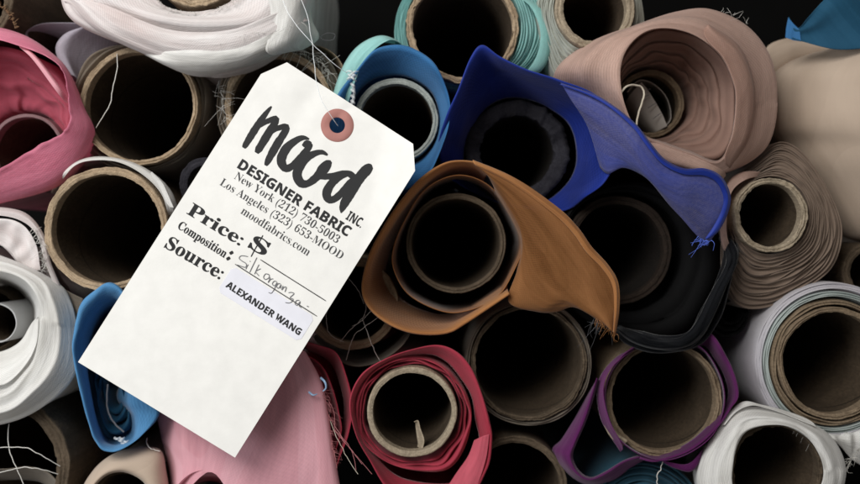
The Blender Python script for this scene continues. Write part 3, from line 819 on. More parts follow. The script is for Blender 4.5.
tube(r, 872, 272, 22, 30, 46, BOARD_D, rag=0.6, seed=43)

# --- lavender white roll, right
r = roll(834, 362, 'lavender and aqua white organza roll with open tube at the right edge')
tube(r, 834, 363, 51, 56, -10, BOARD_M, rag=0.9, seed=45)
wound(r, 834, 363, 56.5, circ(834, 363, 64), 2, -8, -4, BOARD_M, groove=5, seed=46, name='paper_wrap')
wound(r, 834, 362, 65, circ(834, 362, 71), 3, -4, 0, C_AQUAW, groove=5, seed=47, name='aqua_fabric')
wound(r, 834, 361, 72, circ(833, 361, 79), 3, -2, 8, C_LAV, groove=2.5, seed=48)
fringe(r, [(795, 425), (820, 436), (860, 432)], 2, THREAD, 60, 6, 0.25, (0, 0.4), 2)

# --- magenta roll
r = roll(663, 400, 'magenta organza roll with a big tube and looped purple flap, lower right')
tube(r, 664, 399, 52.5, 58, 0, BOARD_M, rag=1.2, seed=50)
sheet(r, [([(606, 424), (612, 436), (622, 446)], -4), ([(612, 424), (618, 434), (626, 440)], -10), ([(615, 428), (619, 434), (624, 438)], -4)], BOARD_L, amp=1.5, freq=6, solid=0.8, name='torn_paper')
mi = [(724, 399), (716, 368), (698, 346), (664, 338), (632, 348), (610, 372), (604, 399), (612, 430), (634, 452), (664, 460), (694, 450), (716, 430)]
mib = [(720, 399), (712, 370), (696, 350), (664, 343), (634, 352), (613, 374), (608, 399), (616, 428), (636, 448), (664, 455), (692, 446), (712, 427)]
sheet(r, [(mi, -18), (mib, 30)], C_MAG, True, back=200, amp=1.2, seed=80, name='inner_fabric', solid=0.6)
mo = [(694, 344), (709, 334), (722, 350), (733, 370), (738, 392), (732, 408), (716, 428), (690, 452), (660, 461), (640, 458)]
mo2 = [(690, 350), (704, 346), (715, 360), (724, 376), (728, 394), (723, 408), (708, 426), (686, 445), (660, 455), (642, 452)]
sheet(r, [(mo2, 6), (mo, -16), ([(p[0] - 3, p[1] - 2) for p in mo], 50)], C_MAG, False, amp=1.4, seed=81, fold=2, foldn=4, name='outer_fabric', solid=0.6)
sheet(r, [([(650, 456), (670, 462), (690, 462), (708, 440)], -8), ([(662, 462), (676, 468), (692, 470), (706, 452)], -2), ([(664, 458), (678, 462), (690, 462), (700, 450)], 40)], C_MAG, amp=1, name='folded_fabric', seed=83, taper=0.25)
pf = [(597, 378), (592, 394), (584, 418), (574, 442), (570, 456), (577, 471), (590, 479), (606, 473), (624, 462), (640, 457)]
pfo = [(596, 380), (584, 398), (572, 420), (560, 440), (552, 450), (562, 468), (586, 484), (612, 480), (632, 466), (646, 458)]
pfb = [(602, 384), (596, 402), (588, 424), (580, 442), (578, 454), (583, 466), (593, 472), (606, 466), (622, 457), (636, 451)]
sheet(r, [([((p[0] * 2 + q[0]) / 3, (p[1] * 2 + q[1]) / 3) for p, q in zip(pf, pfb)], 0), (pf, -14), ([((p[0] + q[0]) / 2, (p[1] + q[1]) / 2) for p, q in zip(pf, pfo)], 0), (pfo, 30), ([(p[0] + 4, p[1] - 4) for p in pfo], 60)], C_MAG, False, amp=1.2, seed=82, name='purple_flap', solid=0.6)
sheet(r, [([(632, 352), (612, 368), (603, 392), (610, 425), (628, 450)], -20), ([(640, 346), (616, 358), (598, 384), (600, 420), (620, 452)], 0)], C_MAG, amp=1, name='loose_fabric', seed=84, taper=0.25)

# --- white roll, bottom right
r = roll(776, 470, 'white organza roll with torn brown tube at the bottom right')
tube(r, 776, 470, 43, 49, -6, BOARD_D, rag=1.8, seed=52)
wi = [(824, 470), (817, 446), (800, 430), (776, 423), (752, 426), (738, 438), (731, 462), (733, 490), (750, 512), (776, 520), (802, 512), (818, 494)]
wo = [(846, 468), (832, 436), (803, 417), (766, 408), (738, 408), (718, 426), (700, 462), (704, 500), (740, 530), (776, 538), (815, 528), (840, 500)]
wb = [(840, 468), (828, 440), (802, 422), (768, 414), (740, 414), (720, 430), (694, 462), (700, 498), (738, 524), (776, 532), (812, 522), (836, 498)]
sheet(r, [([(p[0] * .96 + 776 * .04, p[1] * .96 + 470 * .04) for p in wi], 14), (wi, -30), ([((p[0] + q[0]) / 2, (p[1] + q[1]) / 2) for p, q in zip(wi, wo)], -22), (wo, -4), (wb, 60)], C_WHITE, True, back=200, amp=1.6, freq=4, seed=90, m=8, lin=True, flutter=3, wr=3, wj=5, per=16, name='outer_fabric')
sheet(r, [([(718, 428), (730, 412), (744, 400), (762, 404), (790, 412), (812, 418)], -8), ([(726, 424), (738, 410), (752, 404), (768, 408), (794, 418), (816, 426)], -16)], C_WHITE, amp=1.6, freq=4, seed=91, taper=0.25, name='loose_fabric')
r = roll(880, 470, 'white frayed cloth bundle below the lavender roll at the right edge')
sheet(r, [([(800, 420), (825, 432), (850, 430), (875, 424)], 8), ([(812, 424), (832, 440), (856, 440), (880, 434)], -4), ([(826, 430), (842, 450), (852, 462), (866, 470)], 10)], C_WHITE, amp=2.4, freq=4, seed=92, fold=3, foldn=5, name='folded_fabric')
fringe(r, [(846, 470), (852, 458), (862, 446)], 0, THREAD, 50, 6, 0.25, (-0.3, 0.5), 1.5)

# --- teal roll, bottom
r = roll(645, 530, 'deep teal organza roll of fine layers peeping up at the bottom under the magenta one')
wound(r, 642, 530, 14, circ(642, 530, 66, 74), 12, 10, 26, C_TEAL, groove=10, seed=54, rough=3)
strand(r, [(663, 461, -4), (660, 470, -6), (657, 476, -6), (658, 490, -4)], 0.5, THREAD)

# --- brown open tube below copper
r = roll(529, 362, 'large open brown tube right below the copper roll')
tube(r, 529, 363, 54, 58, 6, BOARD_D, rag=1.3, seed=56)
wound(r, 529, 363, 58.5, circ(529, 363, 64), 2, 8, 14, C_TAN, groove=5, seed=57)
# --- tube at the bottom centre
r = roll(515, 487, 'bare brown tube cut by the bottom edge, between crimson and magenta rolls')
tube(r, 515, 488, 45, 52, 18, BOARD_D, rag=0.9, seed=58)

# --- crimson roll
r = roll(412, 412, 'crimson organza roll with a grey tan tube and paper curl inside, bottom centre')
tube(r, 412, 412, 39.5, 45, -22, BOARD_L, rag=0.4, seed=60, plies=1)
ci = [(472, 420), (467, 396), (450, 372), (425, 358), (398, 358), (372, 372), (356, 396), (355, 422), (364, 446), (384, 463), (412, 472), (446, 472), (464, 452)]
wound(r, 412, 414, circ(412, 412, 47), ci, 3, -4, -14, C_CRIM, groove=26, seed=61, rough=4, wob=2)
co_ = [(488, 420), (480, 392), (470, 368), (456, 352), (438, 345), (414, 349), (388, 358), (362, 374), (349, 400), (354, 430), (368, 456), (400, 500), (460, 505), (486, 470), (491, 440)]
ci_ = [(474, 420), (470, 396), (458, 376), (446, 362), (432, 355), (412, 356), (390, 364), (370, 378), (357, 400), (360, 430), (374, 452), (402, 478), (450, 484), (474, 464), (478, 440)]
cb_ = [(484, 418), (476, 392), (466, 371), (453, 357), (436, 351), (414, 354), (390, 362), (365, 377), (354, 400), (358, 428), (372, 452), (402, 492), (458, 497), (482, 466), (486, 438)]
sheet(r, [(ci_, 0), (co_, -24), (cb_, 40)], C_CRIM, True, back=200, amp=1.4, seed=93, name='outer_fabric')
sheet(r, [([(474, 440), (468, 456), (456, 474), (440, 500)], -18), ([(482, 436), (477, 458), (467, 480), (456, 506)], -25), ([(489, 434), (486, 458), (479, 482), (470, 506)], -25)], cloth('light_crimson_organza', (0.66, 0.14, 0.19), (0.55, 0.09, 0.14), alpha=0.9), amp=0.6, seed=94, name='light_crimson_layer')
sheet(r, [([(414, 422), (418, 421), (420, 428), (424, 440), (422, 450)], -12), ([(416, 422), (416, 428), (417, 436), (418, 444), (416, 452)], -2)], BOARD_L, amp=0.3, solid=0.8, name='paper_curl')

# --- rose pink roll below the tag
r = roll(265, 430, 'rose pink silk roll with crimson inner layers, directly below the tag')
c1 = [(290, 338), (318, 345), (337, 353), (347, 378), (352, 406), (348, 436), (339, 462), (330, 500)]
c2 = [(284, 344), (312, 352), (329, 362), (338, 382), (343, 408), (340, 434), (333, 456), (322, 496)]
c3 = [(282, 342), (310, 350), (331, 359), (341, 380), (346, 407), (342, 435), (334, 460), (325, 498)]
sheet(r, [(c2, 20), (c1, -22), (c3, 40)], C_CRIM, False, back=200, amp=1.2, seed=95, name='crimson_layer', solid=0.6)
c4 = [(280, 350), (308, 356), (324, 368), (334, 390), (340, 414), (342, 430), (336, 450), (326, 480)]
c5 = [(276, 356), (302, 362), (318, 374), (327, 394), (332, 414), (333, 430), (327, 448), (318, 478)]
sheet(r, [(c4, -14), (c5, 40)], C_CRIM, False, back=200, amp=1.0, seed=96, name='crimson_layer', solid=0.6)
p0 = [(158, 400), (158, 418), (162, 440), (169, 470), (172, 500)]
p1 = [(185, 400), (184, 424), (184, 446), (186, 466), (178, 500)]
p2 = [(220, 390), (222, 420), (220, 446), (214, 470), (212, 471)]
p3 = [(262, 370), (268, 400), (262, 440), (244, 486), (240, 500)]
p4 = [(292, 350), (306, 380), (310, 420), (310, 460), (306, 500)]
p5 = [(306, 352), (322, 382), (328, 412), (333, 452), (340, 500)]
p6 = [(304, 354), (319, 384), (324, 412), (328, 452), (334, 500)]
sheet(r, [(p0, 20), (p1, -20), (p2, -34), (p3, -36), (p4, -34), (p5, -26), (p6, 10)], C_ROSE, False, amp=1.4, freq=1.8, seed=97, m=6, name='outer_fabric')
sheet(r, [([(172, 500), (178, 486), (193, 473), (213, 470), (228, 476), (240, 490), (244, 505)], -30), ([(180, 510), (186, 494), (198, 484), (213, 481), (226, 486), (234, 498), (236, 512)], 40)], C_ROSE, amp=0.8, seed=98, name='mouth_fabric')
sheet(r, [([(182, 520), (188, 500), (200, 488), (214, 485), (226, 490), (232, 504), (234, 520)], 0), ([(186, 524), (192, 506), (202, 496), (214, 493), (224, 498), (229, 510), (230, 524)], 60)], C_PINKD, amp=0.8, seed=99, name='inner_fabric')
for q in ([(328, 400, -24), (334, 412, -28), (336, 430, -30), (352, 452, -32), (356, 470, -32)], [(326, 410, -24), (336, 428, -30), (346, 442, -34), (362, 464, -34)],
          [(330, 420, -26), (338, 440, -30), (350, 462, -32), (358, 474, -32)], [(328, 436, -26), (334, 452, -30), (337, 468, -30)], [(334, 430, -28), (348, 446, -32), (372, 474, -32)]):
    strand(r, q, 0.26, THREAD_P if random.random() < 0.6 else CREAM)
fringe(r, [(322, 384), (328, 408), (330, 432), (335, 456)], -27, THREAD_P, 70, 8, 0.16, (0.5, 0.5), 0.9)

# --- tube behind the tag, right of sticker
r = roll(352, 305, 'grey tan tube with stray white threads, in the gap between tag and copper roll')
tube(r, 352, 304, 38, 46, 34, BOARD, rag=1.0, seed=64)
sheet(r, [([(310, 338), (330, 356), (354, 366), (378, 362), (400, 348), (416, 330)], 18), ([(314, 336), (333, 352), (354, 360), (376, 357), (396, 344), (410, 328)], 60)], C_TAN, amp=1, back=160, name='sheer_fabric', seed=65, taper=0.25)
for q in ([(366, 300, 4), (364, 316, 0), (350, 330, -2), (340, 342, 4)], [(380, 316, 4), (366, 326, -2), (354, 336, 0), (346, 360, 6)], [(362, 318, 0), (368, 334, -2), (374, 350, 2), (382, 364, 8)],
          [(330, 300, 10), (326, 318, 6), (330, 334, 6), (344, 342, 8)], [(348, 278, 10), (358, 290, 2), (364, 304, 0)], [(372, 310, 0), (360, 322, -4), (352, 326, 0)]):
    strand(r, q, 0.24, THREAD)

# --- sky blue loop
r = roll(118, 370, 'sky blue organza roll squeezed to a loop, left of the tag')
so = [(160, 400), (158, 419), (141, 437), (121, 450), (107, 453), (95, 446), (86, 424), (78, 389), (75, 352), (78, 326), (83, 303), (94, 291), (107, 283), (121, 290), (140, 316), (156, 360)]
si = [(134, 400), (139, 418), (134, 438), (121, 444), (109, 446), (99, 440), (91, 420), (85, 388), (83, 354), (88, 330), (94, 314), (101, 304), (112, 298), (122, 306), (134, 330), (138, 370)]
si2 = [(118, 396), (128, 412), (130, 426), (121, 436), (112, 440), (104, 434), (97, 416), (92, 388), (91, 358), (97, 334), (103, 320), (108, 314), (114, 310), (120, 316), (128, 336), (126, 370)]
sb = [(154, 400), (152, 416), (138, 432), (120, 443), (108, 446), (98, 440), (90, 420), (83, 388), (81, 354), (84, 330), (89, 309), (98, 298), (108, 291), (120, 298), (136, 322), (150, 362)]
sheet(r, [(si2, 60), (si, -12), (so, -26), (sb, 40)], C_SKY, True, back=220, amp=2.6, freq=3.0, wr=1.5, wf=0.07, seed=101, m=8, name='outer_fabric')
wound(r, 114, 370, circ(114, 376, 9, 30), [(122, 396), (130, 412), (128, 428), (118, 436), (108, 434), (101, 418), (95, 390), (94, 358), (98, 336), (106, 322), (116, 318), (124, 336), (126, 366)], 3, 46, 24, C_NAVY, groove=24, seed=66, rough=5, wob=3, name='inner_fabric')
strand(r, [(108, 384, 10), (107, 404, 8), (112, 420, 6), (124, 432, 4)], 1.0, THREAD_K)
V, F = [], []
for (x, y) in ((117, 438), (121, 440), (124, 443), (122, 438), (126, 441)):
    strand_geo([(x - 2, y, -14), (x, y + 1, -18), (x + 2.4, y - 0.5, -14)], 1.6, V, F, 0.9, 8, 6)
b = mesh_obj('plastic_fastener', V, F, CLEAR)
b['label'] = 'small clumped clear plastic fastener lying in the sky blue loop'
b['category'] = 'plastic fastener'

# --- white roll, left edge
r = roll(0, 322, 'white organza roll with broad pale loops at the left edge')
w0 = [(24, 314), (20, 298), (10, 288), (-6, 281), (-40, 285), (-60, 320), (-40, 355), (-4, 347), (12, 341), (22, 330)]
w1 = [(40, 318), (37, 298), (24, 280), (-6, 270), (-56, 270), (-90, 320), (-60, 390), (0, 396), (27, 374), (37, 348)]
wm = [(58, 324), (52, 298), (38, 278), (0, 262), (-58, 256), (-104, 320), (-70, 410), (0, 412), (36, 390), (56, 360)]
w2 = [(76, 330), (70, 301), (54, 280), (2, 256), (-60, 240), (-120, 320), (-80, 430), (0, 424), (48, 404), (77, 372)]
w3 = [(82, 334), (74, 306), (58, 288), (6, 264), (-50, 250), (-108, 320), (-72, 422), (6, 417), (56, 400), (80, 372)]
sheet(r, [(w0, 130), ([(p[0] * .5 + q[0] * .5, p[1] * .5 + q[1] * .5) for p, q in zip(w0, w1)], 60), (w1, -34), (wm, -30), (w2, -8), (w3, 50)], C_WHITE, True, back=240, amp=1.6, freq=2.2, seed=110, m=12, per=14, wr=2.6, wj=6, lin=True, name='outer_fabric')
sheet(r, [([(-20, 350), (-2, 352), (14, 346), (24, 336), (30, 320)], -4), ([(-20, 366), (2, 366), (20, 356), (31, 340), (34, 318)], -16), ([(-20, 382), (4, 384), (24, 366), (35, 344), (37, 318)], -20)], C_WHITE, amp=1.2, seed=111, taper=0.2, wr=1.5, name='inner_fabric')
tube(r, -3, 323, 18.6, 20, 14, plain('clear_sleeve', (0.5, 0.5, 0.5), 0.4, alpha=0.8), rag=0.2, seed=67, name='inner_sleeve', plies=1)
tube(r, -12, 320, 30, 33, 70, BOARD_D, rag=0.6, seed=68)
# --- blush roll above it
r = roll(-5, 245, 'blush tinted white tulle end wedged between coral pink roll and white roll, left edge')
sheet(r, [([(-30, 214), (5, 214), (26, 222), (38, 238), (44, 262), (52, 284)], -14), ([(-30, 206), (8, 206), (30, 214), (45, 238), (50, 264), (60, 288)], -4), ([(-30, 212), (6, 212), (27, 220), (41, 242), (46, 266), (56, 290)], 60)], C_BLUSH, amp=1.6, freq=3, seed=112, name='outer_fabric')
sheet(r, [([(-30, 218), (2, 218), (22, 226), (36, 244), (42, 268)], -12), ([(-30, 240), (-4, 242), (8, 250), (18, 262), (24, 276)], 0)], C_BLUSH, amp=2, freq=3, seed=113, fold=2, foldn=4, name='inner_fabric')
fringe(r, [(34, 226), (42, 244), (46, 268)], -14, THREAD, 60, 6, 0.25, (-0.5, 0.3), 1.4)

# --- open tube with white wrap, left of the tag
r = roll(106, 228, 'large open tan tube with thin white wrap, left of the tag beside Price')
tube(r, 106, 229, 55, 62, -14, BOARD, rag=1.2, seed=70)
sheet(r, [([(60, 184), (74, 166), (92, 160), (120, 162), (146, 176), (164, 196), (170, 222)], -16), ([(50, 190), (66, 168), (90, 157), (122, 159), (151, 171), (173, 192), (182, 222)], -6), ([(52, 194), (68, 172), (92, 162), (122, 164), (148, 176), (169, 196), (177, 224)], 50)], C_WHITE, amp=1.2, seed=114, back=100, taper=0.14, name='white_wrap')
sheet(r, [([(148, 174), (158, 184), (164, 196), (168, 208)], -19), ([(152, 172), (162, 182), (168, 194), (174, 208)], -21)], C_WHITE, amp=0.6, taper=0.3, name='wrap_edge')
sheet(r, [([(44, 250), (52, 272), (66, 288), (84, 298)], -2), ([(44, 258), (56, 282), (72, 304), (80, 330)], 10), ([(52, 256), (62, 278), (76, 298), (84, 330)], 80)], C_TAN, amp=1.2, name='sheer_wrap', seed=115)

# --- bottom left tube
r = roll(-2, 466, 'wide brown tube with crossing grey threads in the bottom left corner')
tube(r, -2, 467, 59, 72, 14, BOARD_D, rag=1.6, seed=72, plies=3)
for q in ([(9, 424, 8), (8, 440, 0), (12, 458, -6), (22, 480, -6), (26, 492, -4)], [(-6, 448, 0), (12, 447, -6), (30, 449, -8), (46, 458, -4), (60, 466, 4)], [(-6, 474, 0), (10, 470, -6), (28, 467, -8), (44, 470, -4), (58, 474, 4)]):
    strand(r, q, 0.42, THREAD)
r = roll(20, 500, 'pale grey sheer cloth edge along the bottom left corner below the threads')
sheet(r, [([(-20, 470), (6, 470), (28, 468), (48, 474), (64, 492)], 30), ([(-20, 484), (6, 482), (28, 482), (44, 486), (56, 500)], 70)], C_TAN, amp=1.4, name='sheer_fabric', seed=116)

# --- beige roll bottom
r = roll(125, 500, 'small pale beige roll at the bottom between sky blue loop and rose pink roll')
tube(r, 123, 504, 30, 35, 6, BOARD_D, rag=0.5, seed=74)
bi = [(157, 504), (150, 484), (140, 474), (124, 469), (107, 473), (94, 486), (88, 504), (96, 530), (124, 540), (150, 528)]
bo = [(170, 500), (166, 470), (159, 450), (136, 448), (112, 455), (93, 471), (82, 496), (88, 540), (124, 552), (160, 540)]
bb = [(168, 500), (164, 474), (156, 456), (136, 454), (114, 460), (97, 475), (87, 498), (92, 536), (124, 548), (158, 536)]
sheet(r, [([(p[0] * .93 + 124 * .07, p[1] * .93 + 504 * .07) for p in bi], 30), (bi, -20), (bo, 0), (bb, 60)], C_BEIGE, True, back=200, amp=1.2, seed=117, name='outer_fabric')
strand(r, [(147, 438, 0), (147, 444, -6), (152, 449, -8), (160, 451, -6)], 0.5, THREAD)

# fibres in the dark gap above
strand(roll(325, 40, 'fine curled fibre hanging in the black gap right of the white blush roll', 'fibre') if False else None, [(321, 36, -6), (328, 33, -8), (335, 35, -8), (333, 40, -8), (324, 40, -6), (320, 37, -6)], 0.2, THREAD_K, name='stray_fibre')
o = bpy.data.objects['stray_fibre']
o['label'] = 'fine curled fibre hanging in the black gap above the blue roll'
o['category'] = 'thread'

# ------------------------------------------------------------------ the hang tag
TL, TR, BR, BL = (273.8, 53.9), (426.5, 152.6), (235.0, 457.5), (78.0, 362.0)
TW, TH = 182.0, 363.0
hs, ht = 91.0, 30.0


def tpx(s, t):
    u, v = s / TW, t / TH
    return tuple(TL[i] * (1 - u) * (1 - v) + TR[i] * u * (1 - v) + BR[i] * u * v + BL[i] * (1 - u) * v for i in (0, 1))


def tdepth(s, t):
    u, v = s / TW, t / TH
    b = -74 + 5 * math.cos((u - 0.45) * 2.2) - 7 * v + 3.5 * v * v
    b -= 26 * max(0, (u + (1 - v) * 0.9 - 1.60)) ** 1.3 * 3.0          # lifted upper right corner
    b += 1.2 * math.exp(-((u - 0.30 - (v * -0.1)) / 0.06) ** 2) * math.exp(-((v - 0.05) / 0.12) ** 2)
    b += 1.5 * math.exp(-(((s - hs) + 0.30 * (t - ht) + 6) / 4.5) ** 2) * math.exp(-((t - 14) / 20) ** 2)
    b -= 0.9 * math.exp(-(((s - hs) - 0.5 * (t - ht) - 9) / 5) ** 2) * math.exp(-((t - 10) / 18) ** 2)
    b += 0.9 * nz(u * 2.2, v * 4, 2.2)
    return b


def TM(s, t, off=0.0):
    x, y = tpx(s, t)
    return at(x, y, tdepth(s, t) - off)


def inv(px, py):
    s, t = TW / 2, TH / 2
    for _ in range(12):
        x, y = tpx(s, t)
        x1, y1 = tpx(s + 1, t)
        x2, y2 = tpx(s, t + 1)
        a, b, c, e = x1 - x, x2 - x, y1 - y, y2 - y
        det = a * e - b * c
        dx, dy = px - x, py - y
        s += (e * dx - b * dy) / det
        t += (-c * dx + a * dy) / det
    return s, t


CARD = plain('white_card', (0.725, 0.715, 0.69), 0.7, 0.25, bump=0.12)
INK = plain('black_ink', (0.009, 0.009, 0.010), 0.6, 0.3)
INK_T = plain('soft_black_ink', (0.045, 0.045, 0.047), 0.6, 0.3)
PENC = plain('grey_pen_ink', (0.13, 0.13, 0.14), 0.6, 0.3)
ROSEP = plain('dusty_rose_paper', (0.36, 0.165, 0.145), 0.8, 0.2, bump=0.2)
STICK = plain('lilac_white_sticker', (0.665, 0.665, 0.725), 0.45, 0.4)

tag = thing('hang_tag', 250, 250, -72, 'large white card price tag with rose hole ring and black lettering, hanging over the rolls', 'price tag')
hs, ht = inv(337.3, 125.4)
out2 = [(0, 23.8), (15.7, 0), (TW - 16, 0), (TW, 21.7), (TW, TH), (0, TH)]
pts2, edges2 = [], []


def addloop(loop):
    b0 = len(pts2)
    for i, p in enumerate(loop):
        pts2.append(Vector(p)); edges2.append((b0 + i, b0 + (i + 1) % len(loop)))


def dens(loop, step=7):
    o = []
    for i, p in enumerate(loop):
        q = loop[(i + 1) % len(loop)]
        n = max(1, int(math.hypot(q[0] - p[0], q[1] - p[1]) / step))
        o += [(p[0] + (q[0] - p[0]) * j / n, p[1] + (q[1] - p[1]) * j / n) for j in range(n)]
    return o


addloop(dens(out2))
HR = 7.9
addloop([(hs + HR * math.cos(2 * PI * i / 40), ht + HR * math.sin(2 * PI * i / 40)) for i in range(40)])
for i in range(1, 46):
    for j in range(1, 90):
        x, y = TW * i / 46, TH * j / 90
        if math.hypot(x - hs, y - ht) > HR + 2 and y > 23.8 - x * 23.8 / 15.7 + 3 and y > 21.7 - (TW - x) * 21.7 / 16 + 3:
            pts2.append(Vector((x, y)))
rv, re_, rf, *_ = geometry.delaunay_2d_cdt(pts2, edges2, [], 1, 1e-5)
fc = []
for f in rf:
    cx_ = sum(rv[i].x for i in f) / len(f); cy_ = sum(rv[i].y for i in f) / len(f)
    if math.hypot(cx_ - hs, cy_ - ht) > HR * 0.985:
        fc.append(tuple(f))
H_ = 0.45
nv = len(rv)
V = [TM(v.x, v.y, H_) for v in rv] + [TM(v.x, v.y, -H_) for v in rv]
fz = [f if (V[f[1]] - V[f[0]]).cross(V[f[2]] - V[f[0]]).y < 0 else f[::-1] for f in fc]
F = list(fz) + [tuple(i + nv for i in f[::-1]) for f in fz]
ec = {}
for f in fz:
    for a_, b_ in zip(f, f[1:] + f[:1]):
        ec[(a_, b_)] = ec.get((a_, b_), 0) + 1
for (a_, b_) in list(ec):
    if (b_, a_) not in ec:
        k0 = len(V)
        V += [V[a_].copy(), V[b_].copy(), V[b_ + nv].copy(), V[a_ + nv].copy()]
        F.append((k0 + 3, k0 + 2, k0 + 1, k0))
card = mesh_obj('card', V, F, CARD, tag)
FR = 0.46     # front face of the card above its middle surface

# ring
V, F = [], []
prof = [(7.7, -0.2), (7.9, 0.35), (8.6, 0.55), (12, 0.6), (16.2, 0.5), (16.6, 0.1)]
for rr, h in prof:
    for i in range(64):
        a = 2 * PI * i / 64
        V.append(TM(hs + rr * math.cos(a), ht + rr * math.sin(a), FR + h))
for j in range(len(prof) - 1):
    for i in range(64):
        F.append((j * 64 + i, j * 64 + (i + 1) % 64, (j + 1) * 64 + (i + 1) % 64, (j + 1) * 64 + i))
mesh_obj('hole_ring', V, F, ROSEP, tag)

# sticker
ss = [inv(*p) for p in ((236.5, 265), (313, 319), (298.5, 344.5), (216.5, 287.5))]
s0 = sum(ss[i][0] for i in (0, 3)) / 2; s1 = sum(ss[i][0] for i in (1, 2)) / 2
t0 = sum(ss[i][1] for i in (0, 1)) / 2; t1 = sum(ss[i][1] for i in (2, 3)) / 2
rc = 4.0
pl = []
for (cx_, cy_, a0) in ((s1 - rc, t0 + rc, -90), (s1 - rc, t1 - rc, 0), (s0 + rc, t1 - rc, 90), (s0 + rc, t0 + rc, 180)):
    for k in range(7):
        a = math.radians(a0 + 15 * k)
        pl.append((cx_ + rc * math.cos(a), cy_ + rc * math.sin(a)))
# fill as strips so that it follows the bend of the card
V, F = [], []
NS = 26
for i in range(NS + 1):
    s = s0 + (s1 - s0) * i / NS
    e_ = min(s - s0, s1 - s)
    ins = rc - math.sqrt(max(0, rc * rc - (rc - e_) ** 2)) if e_ < rc else 0
    for j in range(7):
        t = (t0 + ins) + (t1 - t0 - 2 * ins) * j / 6
        V.append(TM(s, t, FR + 0.16))
for i in range(NS):
    for j in range(6):
        F.append((i * 7 + j, (i + 1) * 7 + j, (i + 1) * 7 + j + 1, i * 7 + j + 1))
st = mesh_obj('sticker', V, F, STICK, tag, smooth=False)
md = st.modifiers.new('thickness', 'SOLIDIFY'); md.thickness = 0.16 * S; md.offset = 0

# lettering ----------------------------------------------------------
def serif(s):
    o = ''
    for c in s:
        if 'A' <= c <= 'Z': o += chr(0x1D400 + ord(c) - 65)
        elif 'a' <= c <= 'z': o += chr(0x1D41A + ord(c) - 97)
        elif '0' <= c <= '9': o += chr(0x1D7CE + ord(c) - 48)
        else: o += c
    return o


def sans(s):
    o = ''
    for c in s:
        if 'A' <= c <= 'Z': o += chr(0x1D5D4 + ord(c) - 65)
        else: o += c
    return o


def text(body, p0, p1, cap, mat, offset=0.0, off=FR + 0.12, parent=None, name='lettering', shear=0.0):
    """flat printed line: p0, p1 = photo points of the start and end of the baseline; cap = height of a capital"""
    cu = bpy.data.curves.new(name, 'FONT')
    cu.body = body
    cu.offset = offset
    cu.resolution_u = 4
    ob = bpy.data.objects.new(name, cu)
    COL.objects.link(ob)
    dg = bpy.context.evaluated_depsgraph_get()
    me = bpy.data.meshes.new_from_object(ob.evaluated_get(dg))
    vs = [v.co.copy() for v in me.vertices]
    fs = [tuple(p.vertices) for p in me.polygons]
    bpy.data.objects.remove(ob)
    bpy.data.curves.remove(cu)
    x0 = min(v.x for v in vs); x1 = max(v.x for v in vs)
    a = inv(*p0); b = inv(*p1)
    sx = (b[0] - a[0]) / (x1 - x0)
    sy = cap / 0.70
    out = []
    for v in vs:
        s = a[0] + (v.x - x0 + shear * v.y) * sx
        t = a[1] + (b[1] - a[1]) * (v.x - x0) / (x1 - x0) - v.y * sy
        out.append(TM(s, t, off))
    return mesh_obj(name, out, fs, mat, parent or tag, smooth=False)


def ink_strokes(strokes, mat, name, parent, off, base=(0, 0, 1)):
    V, F = [], []
    for k, st_ in enumerate(strokes):
        q = catmull([(x, y, w_) for x, y, w_ in st_], 44, False)
        base_i = len(V)
        n = len(q)
        for i, p in enumerate(q):
            t = Vector((q[min(i + 1, n - 1)][0] - q[max(i - 1, 0)][0], q[min(i + 1, n - 1)][1] - q[max(i - 1, 0)][1], 0)).normalized()
            nn = Vector((-t.y, t.x, 0))
            hw = p[2] / 2 * (1 + 0.10 * nz(p[0] * 0.4, p[1] * 0.4, k * 3.1))
            e_ = min(i, n - 1 - i)
            hw *= (0.55, 0.8, 0.93, 1)[min(e_, 3)]
            for sg in (-1, 0, 1):
                x, y = p[0] + nn.x * hw * sg, p[1] + nn.y * hw * sg
                s, tt = inv(x, y)
                V.append(TM(s, tt, off + 0.012 * k))
        for i in range(n - 1):
            for j in (0, 1):
                a = base_i + i * 3 + j
                F.append((a, a + 1, a + 4, a + 3))
    return mesh_obj(name, V, F, mat, parent, smooth=False)


text(sans('DESIGNER FABRIC'), (236.8, 167.4), (347.4, 236.8), 9.8, INK, 0.022)
text(sans('INC.'), (345.2, 218.8), (360.4, 228.0), 9.4, INK, 0.012)
text(serif('New York (212) 730-5003'), (233.6, 178.3), (336.8, 243.6), 8.3, INK_T, -0.004)
text(serif('Los Angeles (323) 653-MOOD'), (219.2, 184.6), (340.7, 259.6), 8.3, INK_T, -0.004)
text(serif('moodfabrics.com'), (240.2, 213.2), (307.5, 256.2), 8.6, INK_T, -0.004)
text(serif('Price:'), (186.2, 213.2), (239.6, 245.9), 13.0, INK, 0.012)
text(serif('S'), (247.6, 246.6), (264.2, 256.8), 15.0, INK, 0.012, name='dollar_sign')
ink_strokes([[(263.0, 235.2, 1.2), (258.8, 242.6, 1.2), (254.8, 249.6, 1.2), (251.0, 256.8, 1.2)]], INK, 'dollar_bar', tag, FR + 0.2)
text(serif('Composition'), (176.9, 227.8), (224.2, 257.9), 8.6, INK, 0.014)
text(serif('Source:'), (163.8, 246.9), (219.6, 279.6), 13.5, INK, 0.012)
ink_strokes([[(230.6, 251.4, 3.4), (231.4, 252.8, 4.2), (232.2, 254.2, 3.4)], [(227.5, 257.1, 3.4), (228.3, 258.5, 4.2), (229.1, 259.9, 3.4)]], INK, 'colon', tag, FR + 0.14)
